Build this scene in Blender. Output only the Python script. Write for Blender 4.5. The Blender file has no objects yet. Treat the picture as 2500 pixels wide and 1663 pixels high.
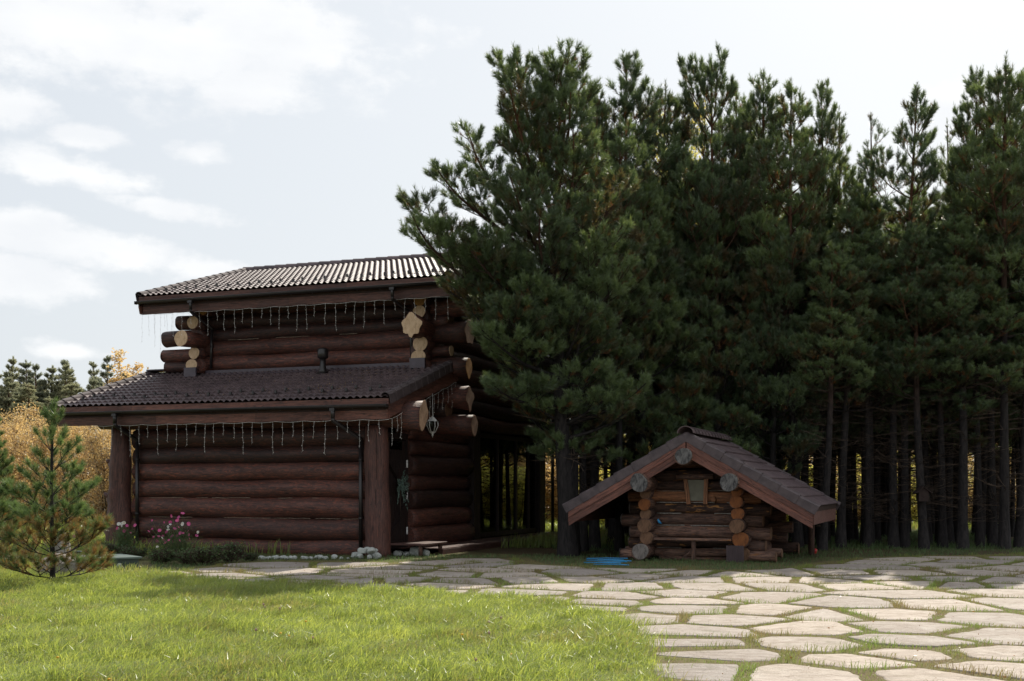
import bpy, math, random
import numpy as np
from mathutils import Vector, Matrix
PI=math.pi
rad=math.radians
sc=bpy.context.scene
COL=sc.collection

# ------------------------------------------------------------------ camera, sky, sun, exposure
FPX,HOR,EYE=2917.0,1188.0,1.55          # focal length and horizon in pixels of the 2500 px photograph
TH=math.atan(1105/FPX)
cd=bpy.data.cameras.new('camera'); cam=bpy.data.objects.new('camera',cd); COL.objects.link(cam)
cam.location=(0,0,EYE); cam.rotation_euler=(rad(90),0,0)
cd.sensor_width=36; cd.lens=42.0; cd.shift_y=(HOR-831.5)/2500; cd.clip_start=.1; cd.clip_end=4000
sc.camera=cam
SUN_EL,SUN_AZ=43.5,25.0                  # azimuth to the right of the view direction
SKY_STRENGTH=.126; SUN_STRENGTH=4.6
sc.view_settings.view_transform='Standard'; sc.view_settings.look='None'
sc.view_settings.gamma=1; sc.view_settings.use_curve_mapping=False; sc.view_settings.exposure=.55
sd=bpy.data.lights.new('sun','SUN'); sd.energy=SUN_STRENGTH; sd.angle=rad(.5); sd.color=(1,.93,.80)
sun=bpy.data.objects.new('sun',sd); COL.objects.link(sun)
SDIR=Vector((math.sin(rad(SUN_AZ))*math.cos(rad(SUN_EL)),math.cos(rad(SUN_AZ))*math.cos(rad(SUN_EL)),math.sin(rad(SUN_EL))))
sun.rotation_euler=SDIR.to_track_quat('Z','Y').to_euler(); sun.location=(10,20,30)

class N:
    """tiny node helper"""
    def __init__(s,nt): s.nt=nt; s.n=nt.nodes; s.l=nt.links
    def new(s,t,**k):
        o=s.n.new(t)
        for a,b in k.items(): setattr(o,a,b)
        return o
    def put(s,sock,v):
        if isinstance(v,bpy.types.NodeSocket): s.l.new(v,sock)
        elif v is not None: sock.default_value=v
    def math(s,op,a,b=None,c=None,clamp=False):
        o=s.new('ShaderNodeMath',operation=op,use_clamp=clamp)
        for i,v in enumerate((a,b,c)): s.put(o.inputs[i],v)
        return o.outputs[0]
    def mix(s,f,a,b,bt='MIX'):
        o=s.new('ShaderNodeMix',data_type='RGBA',blend_type=bt)
        s.put(o.inputs[0],f)
        for i,v in ((6,a),(7,b)):
            if isinstance(v,tuple) and len(v)==3: v=v+(1,)
            s.put(o.inputs[i],v)
        return o.outputs[2]
    def noise(s,vec,scale,detail=4,rough=.55,dist=0):
        o=s.new('ShaderNodeTexNoise'); s.put(o.inputs['Vector'],vec)
        o.inputs['Scale'].default_value=scale; o.inputs['Detail'].default_value=detail
        o.inputs['Roughness'].default_value=rough; o.inputs['Distortion'].default_value=dist
        return o.outputs['Fac']
    def mapping(s,vec,scale=(1,1,1),loc=(0,0,0),rot=(0,0,0)):
        o=s.new('ShaderNodeMapping'); s.put(o.inputs[0],vec)
        o.inputs['Scale'].default_value=scale; o.inputs['Location'].default_value=loc; o.inputs['Rotation'].default_value=rot
        return o.outputs[0]
    def rng(s,v,a,b,c=0,d=1,smooth=False):
        o=s.new('ShaderNodeMapRange'); 
        if smooth: o.interpolation_type='SMOOTHSTEP'
        s.put(o.inputs[0],v)
        for i,x in zip((1,2,3,4),(a,b,c,d)): o.inputs[i].default_value=x
        return o.outputs[0]
    def coord(s,k='Object'): return s.new('ShaderNodeTexCoord').outputs[k]
    def attr(s,name): 
        o=s.new('ShaderNodeAttribute'); o.attribute_name=name; return o.outputs['Fac']
    def bump(s,h,st=.3,dist=.02):
        o=s.new('ShaderNodeBump'); s.put(o.inputs['Height'],h); o.inputs['Strength'].default_value=st; o.inputs['Distance'].default_value=dist
        return o.outputs[0]

world=bpy.data.worlds.new("World"); sc.world=world; world.use_nodes=True
def build_world():
    n=N(world.node_tree); n.n.clear()
    out=n.new('ShaderNodeOutputWorld'); bg=n.new('ShaderNodeBackground'); n.l.new(bg.outputs[0],out.inputs[0])
    sky=n.new('ShaderNodeTexSky'); sky.sky_type='NISHITA'; sky.sun_disc=False
    sky.sun_elevation=rad(SUN_EL); sky.sun_rotation=rad(SUN_AZ)
    sky.air_density=1.0; sky.dust_density=2.2; sky.ozone_density=1.0; sky.altitude=200
    d=n.coord('Generated'); sp=n.new('ShaderNodeSeparateXYZ'); n.l.new(d,sp.inputs[0])
    az=n.math('ARCTAN2',sp.outputs[0],sp.outputs[1])
    el=n.math('ARCSINE',sp.outputs[2])
    cv=n.new('ShaderNodeCombineXYZ'); n.put(cv.inputs[0],az); n.put(cv.inputs[1],n.math('MULTIPLY',el,1.7)); 
    n1=n.noise(cv.outputs[0],11.0,12,.62,.0); n2=n.noise(n.mapping(cv.outputs[0],(1,1,1),(3,1,0)),30,8,.6,.0)
    nn=n.math('ADD',n.math('MULTIPLY',n.math('SUBTRACT',n1,.5),3.0),n.math('MULTIPLY',n.math('SUBTRACT',n2,.5),1.3))
    # cumulus banks of the morning sky, by azimuth and elevation
    tot=None
    for (px,py,rx,ry,ro) in ((330,90,560,150,0),(640,60,330,150,.1),(620,210,190,70,-.1),(205,332,95,30,0),(488,374,60,32,.1),(190,425,230,45,.15),(400,505,180,32,.1),
                             (230,600,330,50,.13),(60,560,170,50,0),(80,690,180,55,.1),(520,660,190,36,.12),(180,860,90,26,0),(1210,560,200,60,0),(2380,330,150,120,0),(2000,840,600,150,0),(30,250,120,60,0)):
        a=math.atan((px-1250)/FPX); e=math.atan((HOR-py)/FPX*math.cos(a)); r1=rx/FPX; r2=ry/FPX*.95
        da=n.math('SUBTRACT',az,a); de=n.math('SUBTRACT',el,e)
        de=n.math('ADD',de,n.math('MULTIPLY',da,ro))
        q=n.math('SQRT',n.math('ADD',n.math('POWER',n.math('DIVIDE',da,r1),2.0),n.math('POWER',n.math('DIVIDE',de,r2),2.0)))
        b=n.math('SUBTRACT',1.12,q)
        tot=b if tot is None else n.math('MAXIMUM',tot,b)
    # a scatter of clouds on the rest of the sky, behind the camera
    back=n.rng(sp.outputs[1],.2,-.3,-1.2,.25); tot=n.math('MAXIMUM',tot,back)
    den=n.rng(n.math('ADD',n.math('MAXIMUM',tot,-.9),nn),-.10,.75,0,1,True)
    shade=n.rng(n.noise(n.mapping(cv.outputs[0],(1,1.3,1),(7,2,0)),7,5,.5),.38,.66)
    cloud=n.mix(shade,(5.1,5.2,5.35),(6.0,6.0,5.95))
    # thin white veil of high haze, strongest low and towards the sun
    veil=n.rng(el,0.0,.9,.95,.80)
    skc=n.mix(veil,sky.outputs[0],n.mix(n.rng(az,-.45,.30),(4.10,4.32,4.52),(4.82,4.95,4.98)))
    col=n.mix(n.math('MULTIPLY',den,.82),skc,cloud)
    n.put(bg.inputs[0],col); bg.inputs[1].default_value=SKY_STRENGTH
build_world()

# ------------------------------------------------------------------ helpers: tags, meshes
def tag(o,label=None,cat=None,group=None,kind=None):
    if label: o['label']=label
    if cat: o['category']=cat
    if group: o['group']=group
    if kind: o['kind']=kind
    return o
def empty(name,loc=(0,0,0),rz=0,label=None,cat=None,group=None):
    o=bpy.data.objects.new(name,None); COL.objects.link(o); o.location=loc; o.rotation_euler=(0,0,rz); o.empty_display_size=.2
    return tag(o,label,cat,group)
def link(name,me,parent=None,loc=None,rot=None,scale=None):
    o=bpy.data.objects.new(name,me); COL.objects.link(o)
    if parent: o.parent=parent
    if loc is not None: o.location=loc
    if rot is not None: o.rotation_euler=rot
    if scale is not None: o.scale=scale
    return o
def npmesh(name,V,faces,mats,tone=None,smooth=False,mi=None):
    """V (n,3); faces: list of int arrays (m,k)"""
    me=bpy.data.meshes.new(name); V=np.asarray(V,dtype=np.float32)
    faces=[np.asarray(f,dtype=np.int32) for f in faces if len(f)]
    me.vertices.add(len(V)); me.vertices.foreach_set('co',V.ravel())
    nl=sum(f.size for f in faces); npol=sum(len(f) for f in faces)
    me.loops.add(nl); me.loops.foreach_set('vertex_index',np.concatenate([f.ravel() for f in faces]))
    me.polygons.add(npol)
    tot=np.concatenate([np.full(len(f),f.shape[1],dtype=np.int32) for f in faces])
    st=np.concatenate([[0],np.cumsum(tot)[:-1]]).astype(np.int32)
    me.polygons.foreach_set('loop_start',st)
    if mi is not None: me.polygons.foreach_set('material_index',np.asarray(mi,dtype=np.int32))
    me.polygons.foreach_set('use_smooth',np.full(npol,bool(smooth)))
    for m in (mats if isinstance(mats,(list,tuple)) else [mats]): me.materials.append(m)
    if tone is not None:
        a=me.attributes.new('tone','FLOAT','POINT'); a.data.foreach_set('value',np.asarray(tone,dtype=np.float32))
    me.update(calc_edges=True); me.validate()
    return me
class MB:
    """mesh builder for boxes, tubes, logs and prisms"""
    def __init__(s): s.v=[]; s.f=[]; s.m=[]; s.t=[]; s.s=[]
    def add(s,vs,fs,mi=0,tone=.5,smooth=False):
        b=len(s.v); s.v+= [tuple(x) for x in vs]; s.f+=[tuple(b+i for i in f) for f in fs]
        s.m+=[mi]*len(fs); s.t+=[tone]*len(vs); s.s+=[smooth]*len(fs)
    def box(s,c,d,rz=0,ry=0,rx=0,mi=0,tone=.5):
        x,y,z=d[0]/2,d[1]/2,d[2]/2
        M=Matrix.Rotation(rz,3,'Z')@Matrix.Rotation(ry,3,'Y')@Matrix.Rotation(rx,3,'X')
        vs=[Vector(c)+M@Vector((a*x,b*y,e*z)) for a in (-1,1) for b in (-1,1) for e in (-1,1)]
        s.add(vs,[(0,1,3,2),(4,6,7,5),(0,4,5,1),(2,3,7,6),(0,2,6,4),(1,5,7,3)],mi,tone)
    def beam(s,p0,p1,w,h,up=(0,0,1),mi=0,tone=.5):
        p0=Vector(p0);p1=Vector(p1);d=(p1-p0).normalized(); x=d.cross(Vector(up)).normalized(); z=x.cross(d)
        vs=[p+x*a*w/2+z*b*h/2 for p in (p0,p1) for a in (-1,1) for b in (-1,1)]
        s.add(vs,[(0,1,3,2),(4,6,7,5),(0,4,5,1),(2,3,7,6),(0,2,6,4),(1,5,7,3)],mi,tone)
    def tube(s,pts,rs,n=8,mi=0,tone=.5,cap=True,smooth=True,shape=None,jit=0,rng=None):
        pts=[Vector(p) for p in pts]
        if not hasattr(rs,'__len__'): rs=[rs]*len(pts)
        b=len(s.v); up=None; vs=[]
        for i,p in enumerate(pts):
            d=(pts[min(i+1,len(pts)-1)]-pts[max(i-1,0)]).normalized()
            if up is None:
                up=Vector((0,0,1)) if abs(d.z)<.9 else Vector((1,0,0))
            x=d.cross(up).normalized(); y=x.cross(d).normalized(); up=y
            for k in range(n):
                a=2*PI*k/n; r=rs[i]*(shape(a,i) if shape else 1)
                if jit and rng: r*=1+rng.uniform(-jit,jit)
                vs.append(p+x*math.cos(a)*r+y*math.sin(a)*r)
        fs=[(i*n+k,i*n+(k+1)%n,(i+1)*n+(k+1)%n,(i+1)*n+k) for i in range(len(pts)-1) for k in range(n)]
        s.add(vs,fs,mi,tone,smooth)
        if cap:
            s.f+=[tuple(b+k for k in range(n)),tuple(b+(len(pts)-1)*n+k for k in reversed(range(n)))]
            s.m+=[mi,mi]; s.s+=[False,False]
    def build(s,name,mats,parent=None,loc=None,rot=None,bevel=0):
        me=bpy.data.meshes.new(name); me.from_pydata(s.v,[],s.f)
        for m in (mats if isinstance(mats,(list,tuple)) else [mats]): me.materials.append(m)
        me.polygons.foreach_set('material_index',s.m); me.polygons.foreach_set('use_smooth',s.s)
        a=me.attributes.new('tone','FLOAT','POINT'); a.data.foreach_set('value',s.t)
        import bmesh
        bm=bmesh.new(); bm.from_mesh(me); bmesh.ops.recalc_face_normals(bm,faces=bm.faces); bm.to_mesh(me); bm.free()
        o=link(name,me,parent,loc,rot)
        if bevel:
            md=o.modifiers.new('bevel','BEVEL'); md.width=bevel; md.segments=2; md.limit_method='ANGLE'
        return o
def copy_tree(o,parent=None):
    c=o.copy(); COL.objects.link(c); c.parent=parent
    for ch in list(o.children): copy_tree(ch,c)
    return c
def gp(px,py,z=0):
    """ground point seen at a pixel of the 2500 px photograph"""
    Y=(EYE-z)*FPX/(py-HOR); return ((px-1250)/FPX*Y,Y)

# ------------------------------------------------------------------ materials
def mat(name,fn):
    m=bpy.data.materials.new(name); m.use_nodes=True; n=N(m.node_tree); n.n.clear()
    out=n.new('ShaderNodeOutputMaterial'); sh=fn(n); n.l.new(sh,out.inputs[0]); return m
def pbsdf(n,col,rough=.7,nor=None,spec=.5,metal=0,**k):
    b=n.new('ShaderNodeBsdfPrincipled')
    if isinstance(col,tuple): col=col+(1,) if len(col)==3 else col
    n.put(b.inputs['Base Color'],col); n.put(b.inputs['Roughness'],rough); n.put(b.inputs['Specular IOR Level'],spec); n.put(b.inputs['Metallic'],metal)
    if nor is not None: n.l.new(nor,b.inputs['Normal'])
    for a,v in k.items(): n.put(b.inputs[a],v)
    return b.outputs[0]
def wood(name,c1,c2,c3,axis,rough=.6,spec=.4,freq=1.0,bump=.35,patch=None,mott=.28):
    def fn(n):
        o=n.coord(); st=[8*freq]*3; st[axis]=.8*freq
        v=n.mapping(o,tuple(st)); g=n.noise(v,2.2,7,.68,.8)
        mot=n.noise(n.mapping(o,tuple(24 if i!=axis else 6 for i in range(3)),(2,7,4)),1.3,6,.7,.8)
        st2=[34*freq]*3; st2[axis]=2.0*freq; fine=n.noise(n.mapping(o,tuple(st2)),2,5,.7)
        big=n.noise(n.mapping(o,tuple(1.6 if i!=axis else .5 for i in range(3))),1.6,3)
        t=n.attr('tone')
        col=n.mix(n.rng(g,.38,.6),c1,c2)
        col=n.mix(n.rng(mot,.50,.64,0,mott),col,tuple(min(1,x*k) for x,k in zip(c1,(2.3,1.6,1.2))))
        col=n.mix(n.rng(fine,.48,.66,0,.75),col,c3)
        f=n.math('ADD',n.math('MULTIPLY',t,.9),n.math('MULTIPLY',big,.7))
        col=n.mix(1,col,n.mix(n.rng(f,.25,1.25),(.36,.35,.38),(1.75,1.55,1.5)),'MULTIPLY')
        st3=[13]*3; st3[axis]=.8
        vo=n.new('ShaderNodeTexVoronoi'); n.put(vo.inputs['Vector'],n.mapping(o,tuple(5.5 if i!=axis else 1.5 for i in range(3)))); vo.inputs['Scale'].default_value=1
        kn=n.rng(vo.outputs['Distance'],.03,.13,1,0); col=n.mix(n.math('MULTIPLY',kn,.7),col,c3)
        cr=n.rng(n.noise(n.mapping(o,tuple(st3)),1.3,2,.4,.4),.484,.5,0,1); cr2=n.rng(n.noise(n.mapping(o,tuple(st3)),1.3,2,.4,.4),.5,.516,1,0)
        crack=n.math('MULTIPLY',cr,cr2); col=n.mix(n.math('MULTIPLY',crack,.75),col,tuple(x*.25 for x in c3))
        if patch: col=n.mix(n.rng(n.noise(n.mapping(o,tuple(9 if i!=axis else 2.5 for i in range(3)),(3,5,1)),1.5,4,.6),patch[3],patch[3]+.06),col,patch[:3])
        h=n.math('ADD',n.math('MULTIPLY',fine,.5),n.math('MULTIPLY',g,.9)); h=n.math('SUBTRACT',h,n.math('MULTIPLY',crack,.8))
        return pbsdf(n,col,n.rng(g,.3,.7,rough-.1,rough+.12),n.bump(h,bump,.012),spec)
    return mat(name,fn)
STAIN=((.072,.033,.025),(.034,.0185,.0165),(.015,.010,.0095))
M={}
M['log_u']=wood('stained_log_across',*STAIN,0,mott=.8)
M['log_v']=wood('stained_log_along',*STAIN,1,mott=.8)
M['log_z']=wood('stained_post',(.080,.037,.029),(.046,.023,.019),(.014,.008,.007),2)
M['board_u']=wood('fascia_board',(.105,.05,.036),(.062,.030,.024),(.028,.015,.013),0,.6,.4,.8)
M['board_v']=wood('fascia_board_along',(.095,.045,.034),(.054,.027,.022),(.026,.014,.012),1,.6,.4,.8)
M['door']=wood('dark_door_wood',(.02,.011,.010),(.011,.007,.007),(.006,.004,.004),2)
M['deckw']=wood('deck_board',(.07,.034,.028),(.045,.022,.019),(.02,.012,.011),1,.6,.4,.8)
M['old_u']=wood('weathered_log_across',(.175,.120,.092),(.068,.048,.042),(.018,.014,.013),0,.8,.2,1.3,.7,(.22,.10,.042,.62))
M['old_v']=wood('weathered_log_along',(.175,.120,.092),(.068,.048,.042),(.018,.014,.013),1,.8,.2,1.3,.7)
M['old_z']=wood('weathered_post',(.12,.08,.062),(.055,.04,.034),(.018,.014,.013),2,.8,.2,1.3,.7)
M['burnt_u']=wood('charred_log',(.052,.034,.026),(.016,.012,.011),(.006,.005,.005),0,.8,.25,1.3,.8,(.30,.145,.05,.585))
M['warm_u']=wood('honey_log',(.20,.105,.052),(.10,.052,.03),(.03,.018,.014),0,.75,.25,1.3,.6)
M['warm_z']=wood('honey_trim',(.24,.135,.075),(.12,.064,.036),(.035,.02,.015),2,.75,.25,1.3,.6)
M['shedboard']=wood('reddish_rake_board',(.12,.06,.046),(.075,.039,.032),(.032,.018,.016),0,.65,.3,.9)
def ends(name,a,b,crack=(.10,.06,.035)):
    def fn(n):
        o=n.coord(); sp=n.new('ShaderNodeSeparateXYZ'); n.l.new(n.mapping(o,(1,1,1)),sp.inputs[0])
        r=n.math('SQRT',n.math('ADD',n.math('POWER',sp.outputs[0],2.0),n.math('POWER',sp.outputs[1],2.0)))
        wob=n.noise(n.mapping(o,(6,6,0)),1,3)
        ring=n.math('SINE',n.math('MULTIPLY',n.math('ADD',r,n.math('MULTIPLY',wob,.05)),340))
        an=n.math('ARCTAN2',sp.outputs[1],sp.outputs[0]); cv=n.new('ShaderNodeCombineXYZ'); n.put(cv.inputs[0],n.math('MULTIPLY',an,1.6)); n.put(cv.inputs[1],n.math('MULTIPLY',r,1.2))
        oi=n.new('ShaderNodeObjectInfo'); n.put(cv.inputs[2],n.math('MULTIPLY',oi.outputs['Random'],50))
        ck=n.noise(cv.outputs[0],3.2,2,.5); ck=n.math('MULTIPLY',n.rng(ck,.69,.72),n.rng(r,.015,.05))
        bl=n.noise(n.mapping(o,(11,5,9)),1.4,6,.7,.6)
        col=n.mix(n.rng(bl,.38,.62),a,b); col=n.mix(n.rng(bl,.58,.72,0,.7),col,tuple(x*.5 for x in b)); col=n.mix(n.rng(ring,-1,1,0,.22),col,tuple(x*.6 for x in b))
        col=n.mix(n.math('MULTIPLY',ck,.85),col,crack)
        return pbsdf(n,col,.75,n.bump(ring,.15,.004),.25)
    return mat(name,fn)
M['end_pale']=ends('pale_sawn_end',(.60,.44,.29),(.48,.33,.20))
M['end_amber']=ends('amber_sawn_end',(.36,.19,.055),(.25,.12,.04))
M['end_brown']=ends('brown_sawn_end',(.20,.11,.065),(.11,.06,.036))
M['end_tan']=ends('dirty_tan_sawn_end',(.30,.19,.12),(.19,.115,.07))
M['end_red']=ends('rust_red_sawn_end',(.26,.095,.03),(.15,.055,.022))
M['end_grey']=ends('grey_weathered_end',(.23,.205,.185),(.12,.105,.10),(.03,.025,.025))
M['end_slate']=ends('dark_grey_weathered_end',(.17,.165,.16),(.038,.038,.040),(.01,.01,.01))
def tile_fn(n):
    o=n.coord(); a=n.noise(o,1.3,4,.6); b=n.noise(o,30,3,.6); t=n.attr('tone')
    col=n.mix(n.rng(a,.3,.7),(.070,.051,.056),(.105,.076,.080)); col=n.mix(n.rng(b,.55,.75,0,.4),col,(.10,.08,.078))
    col=n.mix(1,col,n.mix(t,(.72,.72,.72),(1.25,1.22,1.2)),'MULTIPLY')
    return pbsdf(n,col,n.rng(b,.3,.7,.43,.58),n.bump(b,.12,.004),.36)
M['tile']=mat('brown_roof_tile',tile_fn)
M['cap']=mat('brown_cap_tile',lambda n: pbsdf(n,n.mix(n.rng(n.noise(n.coord(),5,6,.65),.35,.65),(.045,.034,.037),(.085,.065,.068)),.6,None,.35))
def plain(name,c,rough=.5,spec=.5,metal=0,var=.25,sc_=8,bump=0,**k):
    def fn(n):
        a=n.noise(n.coord(),sc_,5,.6)
        col=n.mix(n.rng(a,.3,.7),tuple(x*(1-var) for x in c),tuple(min(1,x*(1+var)) for x in c))
        return pbsdf(n,col,rough,n.bump(a,bump,.01) if bump else None,spec,metal,**k)
    return mat(name,fn)
M['gutter']=plain('dark_brown_gutter_metal',(.014,.0115,.012),.35,.5)
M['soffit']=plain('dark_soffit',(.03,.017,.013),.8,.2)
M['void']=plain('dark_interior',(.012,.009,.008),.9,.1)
M['caulk']=plain('pale_joint_fibre',(.24,.19,.145),.95,.1,var=.5,sc_=30)
M['moss']=plain('grey_flax_joint',(.20,.185,.165),.95,.1,var=.5,sc_=30)
M['cable']=plain('white_light_cable',(.72,.70,.66),.5)
M['lantern']=plain('white_lantern_metal',(.55,.55,.54),.45)
M['hinge']=plain('bright_hinge_steel',(.62,.62,.62),.3,.5,0)
M['flash']=plain('plum_roof_flashing',(.055,.042,.055),.45,.5)
M['hatch']=plain('green_grey_hatch',(.085,.115,.105),.5,.4,var=.1)
M['hatch_side']=plain('dark_green_hatch_side',(.03,.05,.045),.5,.4,var=.15)
M['blue']=plain('blue_plastic_pipe',(.02,.24,.52),.35,.5,var=.1)
M['panel']=plain('brown_profiled_metal',(.055,.037,.042),.45,.5,var=.15)
M['cover']=plain('faded_canvas_cover',(.15,.145,.115),.9,.15,var=.15)
M['granite']=plain('grey_granite',(.24,.22,.21),.85,.25,var=.4,sc_=7,bump=.5)
M['whitestone']=plain('white_quartz_stone',(.38,.40,.38),.7,.4,var=.45,sc_=14,bump=.5)
M['red']=plain('red_plastic',(.45,.02,.02),.4)
M['house_bird']=plain('birdhouse_wood',(.03,.02,.018),.8,.2)
M['herb']=plain('dusty_green_herbs',(.13,.19,.16),.8,.2,var=.5,sc_=20)
def bark_fn(n):
    o=n.coord(); a=n.noise(n.mapping(o,(12,12,3)),1.5,6,.65,.4); b=n.noise(o,2,3)
    sp=n.new('ShaderNodeSeparateXYZ'); n.l.new(o,sp.inputs[0])
    low=n.mix(n.rng(a,.35,.65),(.010,.009,.010),(.032,.028,.027)); up=n.mix(n.rng(a,.35,.65),(.04,.02,.012),(.12,.055,.028))
    col=n.mix(n.rng(n.math('ADD',sp.outputs[2],n.math('MULTIPLY',b,2)),6.0,10.5),low,up)
    return pbsdf(n,col,.9,n.bump(a,.9,.02),.2)
M['bark']=mat('pine_bark',bark_fn)
M['twig']=plain('bare_twig_bark',(.075,.055,.042),.9,.15,var=.4)
M['birchbark']=plain('birch_bark',(.42,.38,.33),.8,.2,var=.5,sc_=6)
def leaf_mat(name,c_lo,c_mid,c_hi,trans=.35,rough=.5,spec=.4,tr_gain=1.3,tr_shift=(1,1,1)):
    def fn(n):
        t=n.attr('tone'); oi=n.new('ShaderNodeObjectInfo')
        col=n.mix(n.rng(t,0,.5),c_lo,c_mid); col=n.mix(n.rng(t,.5,1),col,c_hi)
        col=n.mix(1,col,n.mix(oi.outputs['Random'],(.82,.84,.88),(1.16,1.12,1.02)),'MULTIPLY')
        d=pbsdf(n,col,rough,None,spec)
        tr=n.new('ShaderNodeBsdfTranslucent'); n.put(tr.inputs[0],n.mix(1,col,tuple(tr_gain*x for x in tr_shift),'MULTIPLY'))
        mx=n.new('ShaderNodeMixShader'); mx.inputs[0].default_value=trans; n.l.new(d,mx.inputs[1]); n.l.new(tr.outputs[0],mx.inputs[2])
        return mx.outputs[0]
    return mat(name,fn)
M['needle']=leaf_mat('pine_needles',(.16,.075,.03),(.046,.076,.044),(.112,.165,.080),.32,.38,.6,1.9,(1.25,1.1,.6))
M['needle_young']=leaf_mat('young_pine_needles',(.24,.13,.055),(.085,.135,.055),(.125,.195,.080),.35,.45,.4,1.4,(1.1,1.05,.7))
M['needle_hazed']=leaf_mat('haze_tinted_pine_needles',(.24,.19,.12),(.20,.215,.145),(.27,.28,.18),.5,.6,.3,1.4)  # distance haze is put into this paler needle colour; no haze volume
M['gold']=leaf_mat('golden_leaves',(.30,.20,.11),(.48,.38,.23),(.62,.54,.38),.5,.45,.4,1.25,(1.1,.95,.6))
M['yellowgreen']=leaf_mat('yellow_green_leaves',(.30,.27,.07),(.46,.47,.11),(.72,.56,.14),.72,.5,.3,1.5)
M['weedleaf']=leaf_mat('weed_leaves',(.10,.10,.045),(.065,.12,.045),(.11,.18,.065),.35,.5,.4)
M['grass']=leaf_mat('lawn_grass',(.27,.25,.12),(.15,.215,.062),(.35,.40,.13),.5,.36,.55,1.5,(1.1,1.05,.6))
M['grass_pale']=leaf_mat('dry_glint_grass',(.36,.36,.22),(.45,.48,.28),(.55,.58,.38),.4,.6,.25,1.3)  # dry blades whose pale colour also paints the glints of the lawn
M['grass_dry']=leaf_mat('short_joint_grass',(.22,.17,.085),(.17,.19,.055),(.17,.24,.06),.45,.5,.3,1.4)
M['pink']=leaf_mat('pink_petals',(.42,.02,.14),(.55,.05,.24),(.62,.15,.38),.35,.5,.3,1.1)
M['whitepetal']=leaf_mat('white_petals',(.75,.75,.7),(.8,.8,.76),(.8,.8,.78),.35,.5,.3,1.0)
M['yellowpetal']=leaf_mat('yellow_petals',(.7,.4,.03),(.75,.45,.03),(.8,.5,.04),.3,.5,.3,1.0)
M['clover']=leaf_mat('faded_clover_heads',(.4,.25,.22),(.45,.30,.27),(.5,.4,.33),.3,.7,.2,1.0)
def ground_fn(n):
    o=n.coord(); a=n.noise(o,.35,5,.6); b=n.noise(o,3.5,6,.65); c=n.noise(o,40,4,.6)
    col=n.mix(n.rng(a,.35,.65),(.085,.085,.035),(.12,.125,.045)); col=n.mix(n.rng(b,.42,.66),col,(.085,.062,.038))
    col=n.mix(n.rng(c,.5,.75,0,.6),col,(.16,.14,.07))
    return pbsdf(n,col,.95,n.bump(c,.6,.02),.15)
M['ground']=mat('meadow_ground',ground_fn)
def litter_fn(n):
    o=n.coord(); b=n.noise(o,4,6,.65); c=n.noise(o,45,4,.6)
    col=n.mix(n.rng(b,.38,.62),(.075,.045,.028),(.045,.05,.022)); col=n.mix(n.rng(c,.5,.72,0,.7),col,(.15,.085,.05))
    return pbsdf(n,col,.95,n.bump(c,.8,.02),.15)
M['litter']=mat('needle_litter',litter_fn)
def joint_fn(n):
    o=n.coord(); b=n.noise(o,2.2,6,.65); c=n.noise(o,55,4,.6)
    col=n.mix(n.rng(b,.4,.6),(.13,.125,.045),(.12,.09,.05)); col=n.mix(n.rng(c,.5,.75,0,.6),col,(.19,.15,.09))
    return pbsdf(n,col,.95,n.bump(c,.9,.02),.15)
M['joint']=mat('mossy_joint_soil',joint_fn)
def lawnsoil_fn(n):
    o=n.coord(); b=n.noise(o,6,6,.65)
    return pbsdf(n,n.mix(n.rng(b,.4,.6),(.05,.07,.018),(.09,.10,.03)),.95,n.bump(b,.8,.03),.1)
M['lawnsoil']=mat('lawn_thatch',lawnsoil_fn)
def stone_fn(n):
    o=n.coord(); t=n.attr('tone'); a=n.noise(o,.9,5,.6); b=n.noise(n.mapping(o,(4,7,5),(0,0,0),(0,0,.3)),1,9,.72,1.0); c=n.noise(o,60,4,.6)
    col=n.mix(n.rng(a,.3,.7),(.34,.29,.25),(.43,.385,.345)); col=n.mix(n.rng(b,.45,.68,0,.9),col,(.22,.175,.14)); col=n.mix(n.rng(n.noise(o,2.3,8,.75,.6),.56,.68,0,.7),col,(.50,.47,.43))
    col=n.mix(n.rng(c,.52,.8,0,.45),col,(.19,.165,.145)); col=n.mix(n.rng(n.noise(n.mapping(o,(1,1,1),(4,4,4)),1.7,9,.72,.5),.55,.68,0,.6),col,(.17,.155,.10)); 
    col=n.mix(1,col,n.mix(t,(.78,.78,.80),(1.15,1.12,1.08)),'MULTIPLY')
    cr=n.noise(n.mapping(o,(1.6,1.6,1)),1.1,3,.5,.7); ck=n.math('MULTIPLY',n.rng(cr,.495,.5),n.rng(cr,.5,.505,1,0)); col=n.mix(n.math('MULTIPLY',ck,.5),col,(.16,.13,.11))
    h=n.math('ADD',n.math('MULTIPLY',b,1.0),n.math('MULTIPLY',c,.25))
    return pbsdf(n,col,.82,n.bump(h,.9,.04),.3)
M['stone']=mat('pale_sandstone_flag',stone_fn)
def glass_fn(n):
    g=n.new('ShaderNodeBsdfGlossy'); g.inputs['Roughness'].default_value=.01; g.inputs['Color'].default_value=(.9,.95,.95,1)
    t=n.new('ShaderNodeBsdfTransparent'); t.inputs['Color'].default_value=(.55,.6,.58,1)
    fr=n.new('ShaderNodeFresnel'); fr.inputs['IOR'].default_value=1.5
    m=n.new('ShaderNodeMixShader'); n.l.new(fr.outputs[0],m.inputs[0]); n.l.new(t.outputs[0],m.inputs[1]); n.l.new(g.outputs[0],m.inputs[2])
    return m.outputs[0]
M['glass']=mat('window_glass',glass_fn)

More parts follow.
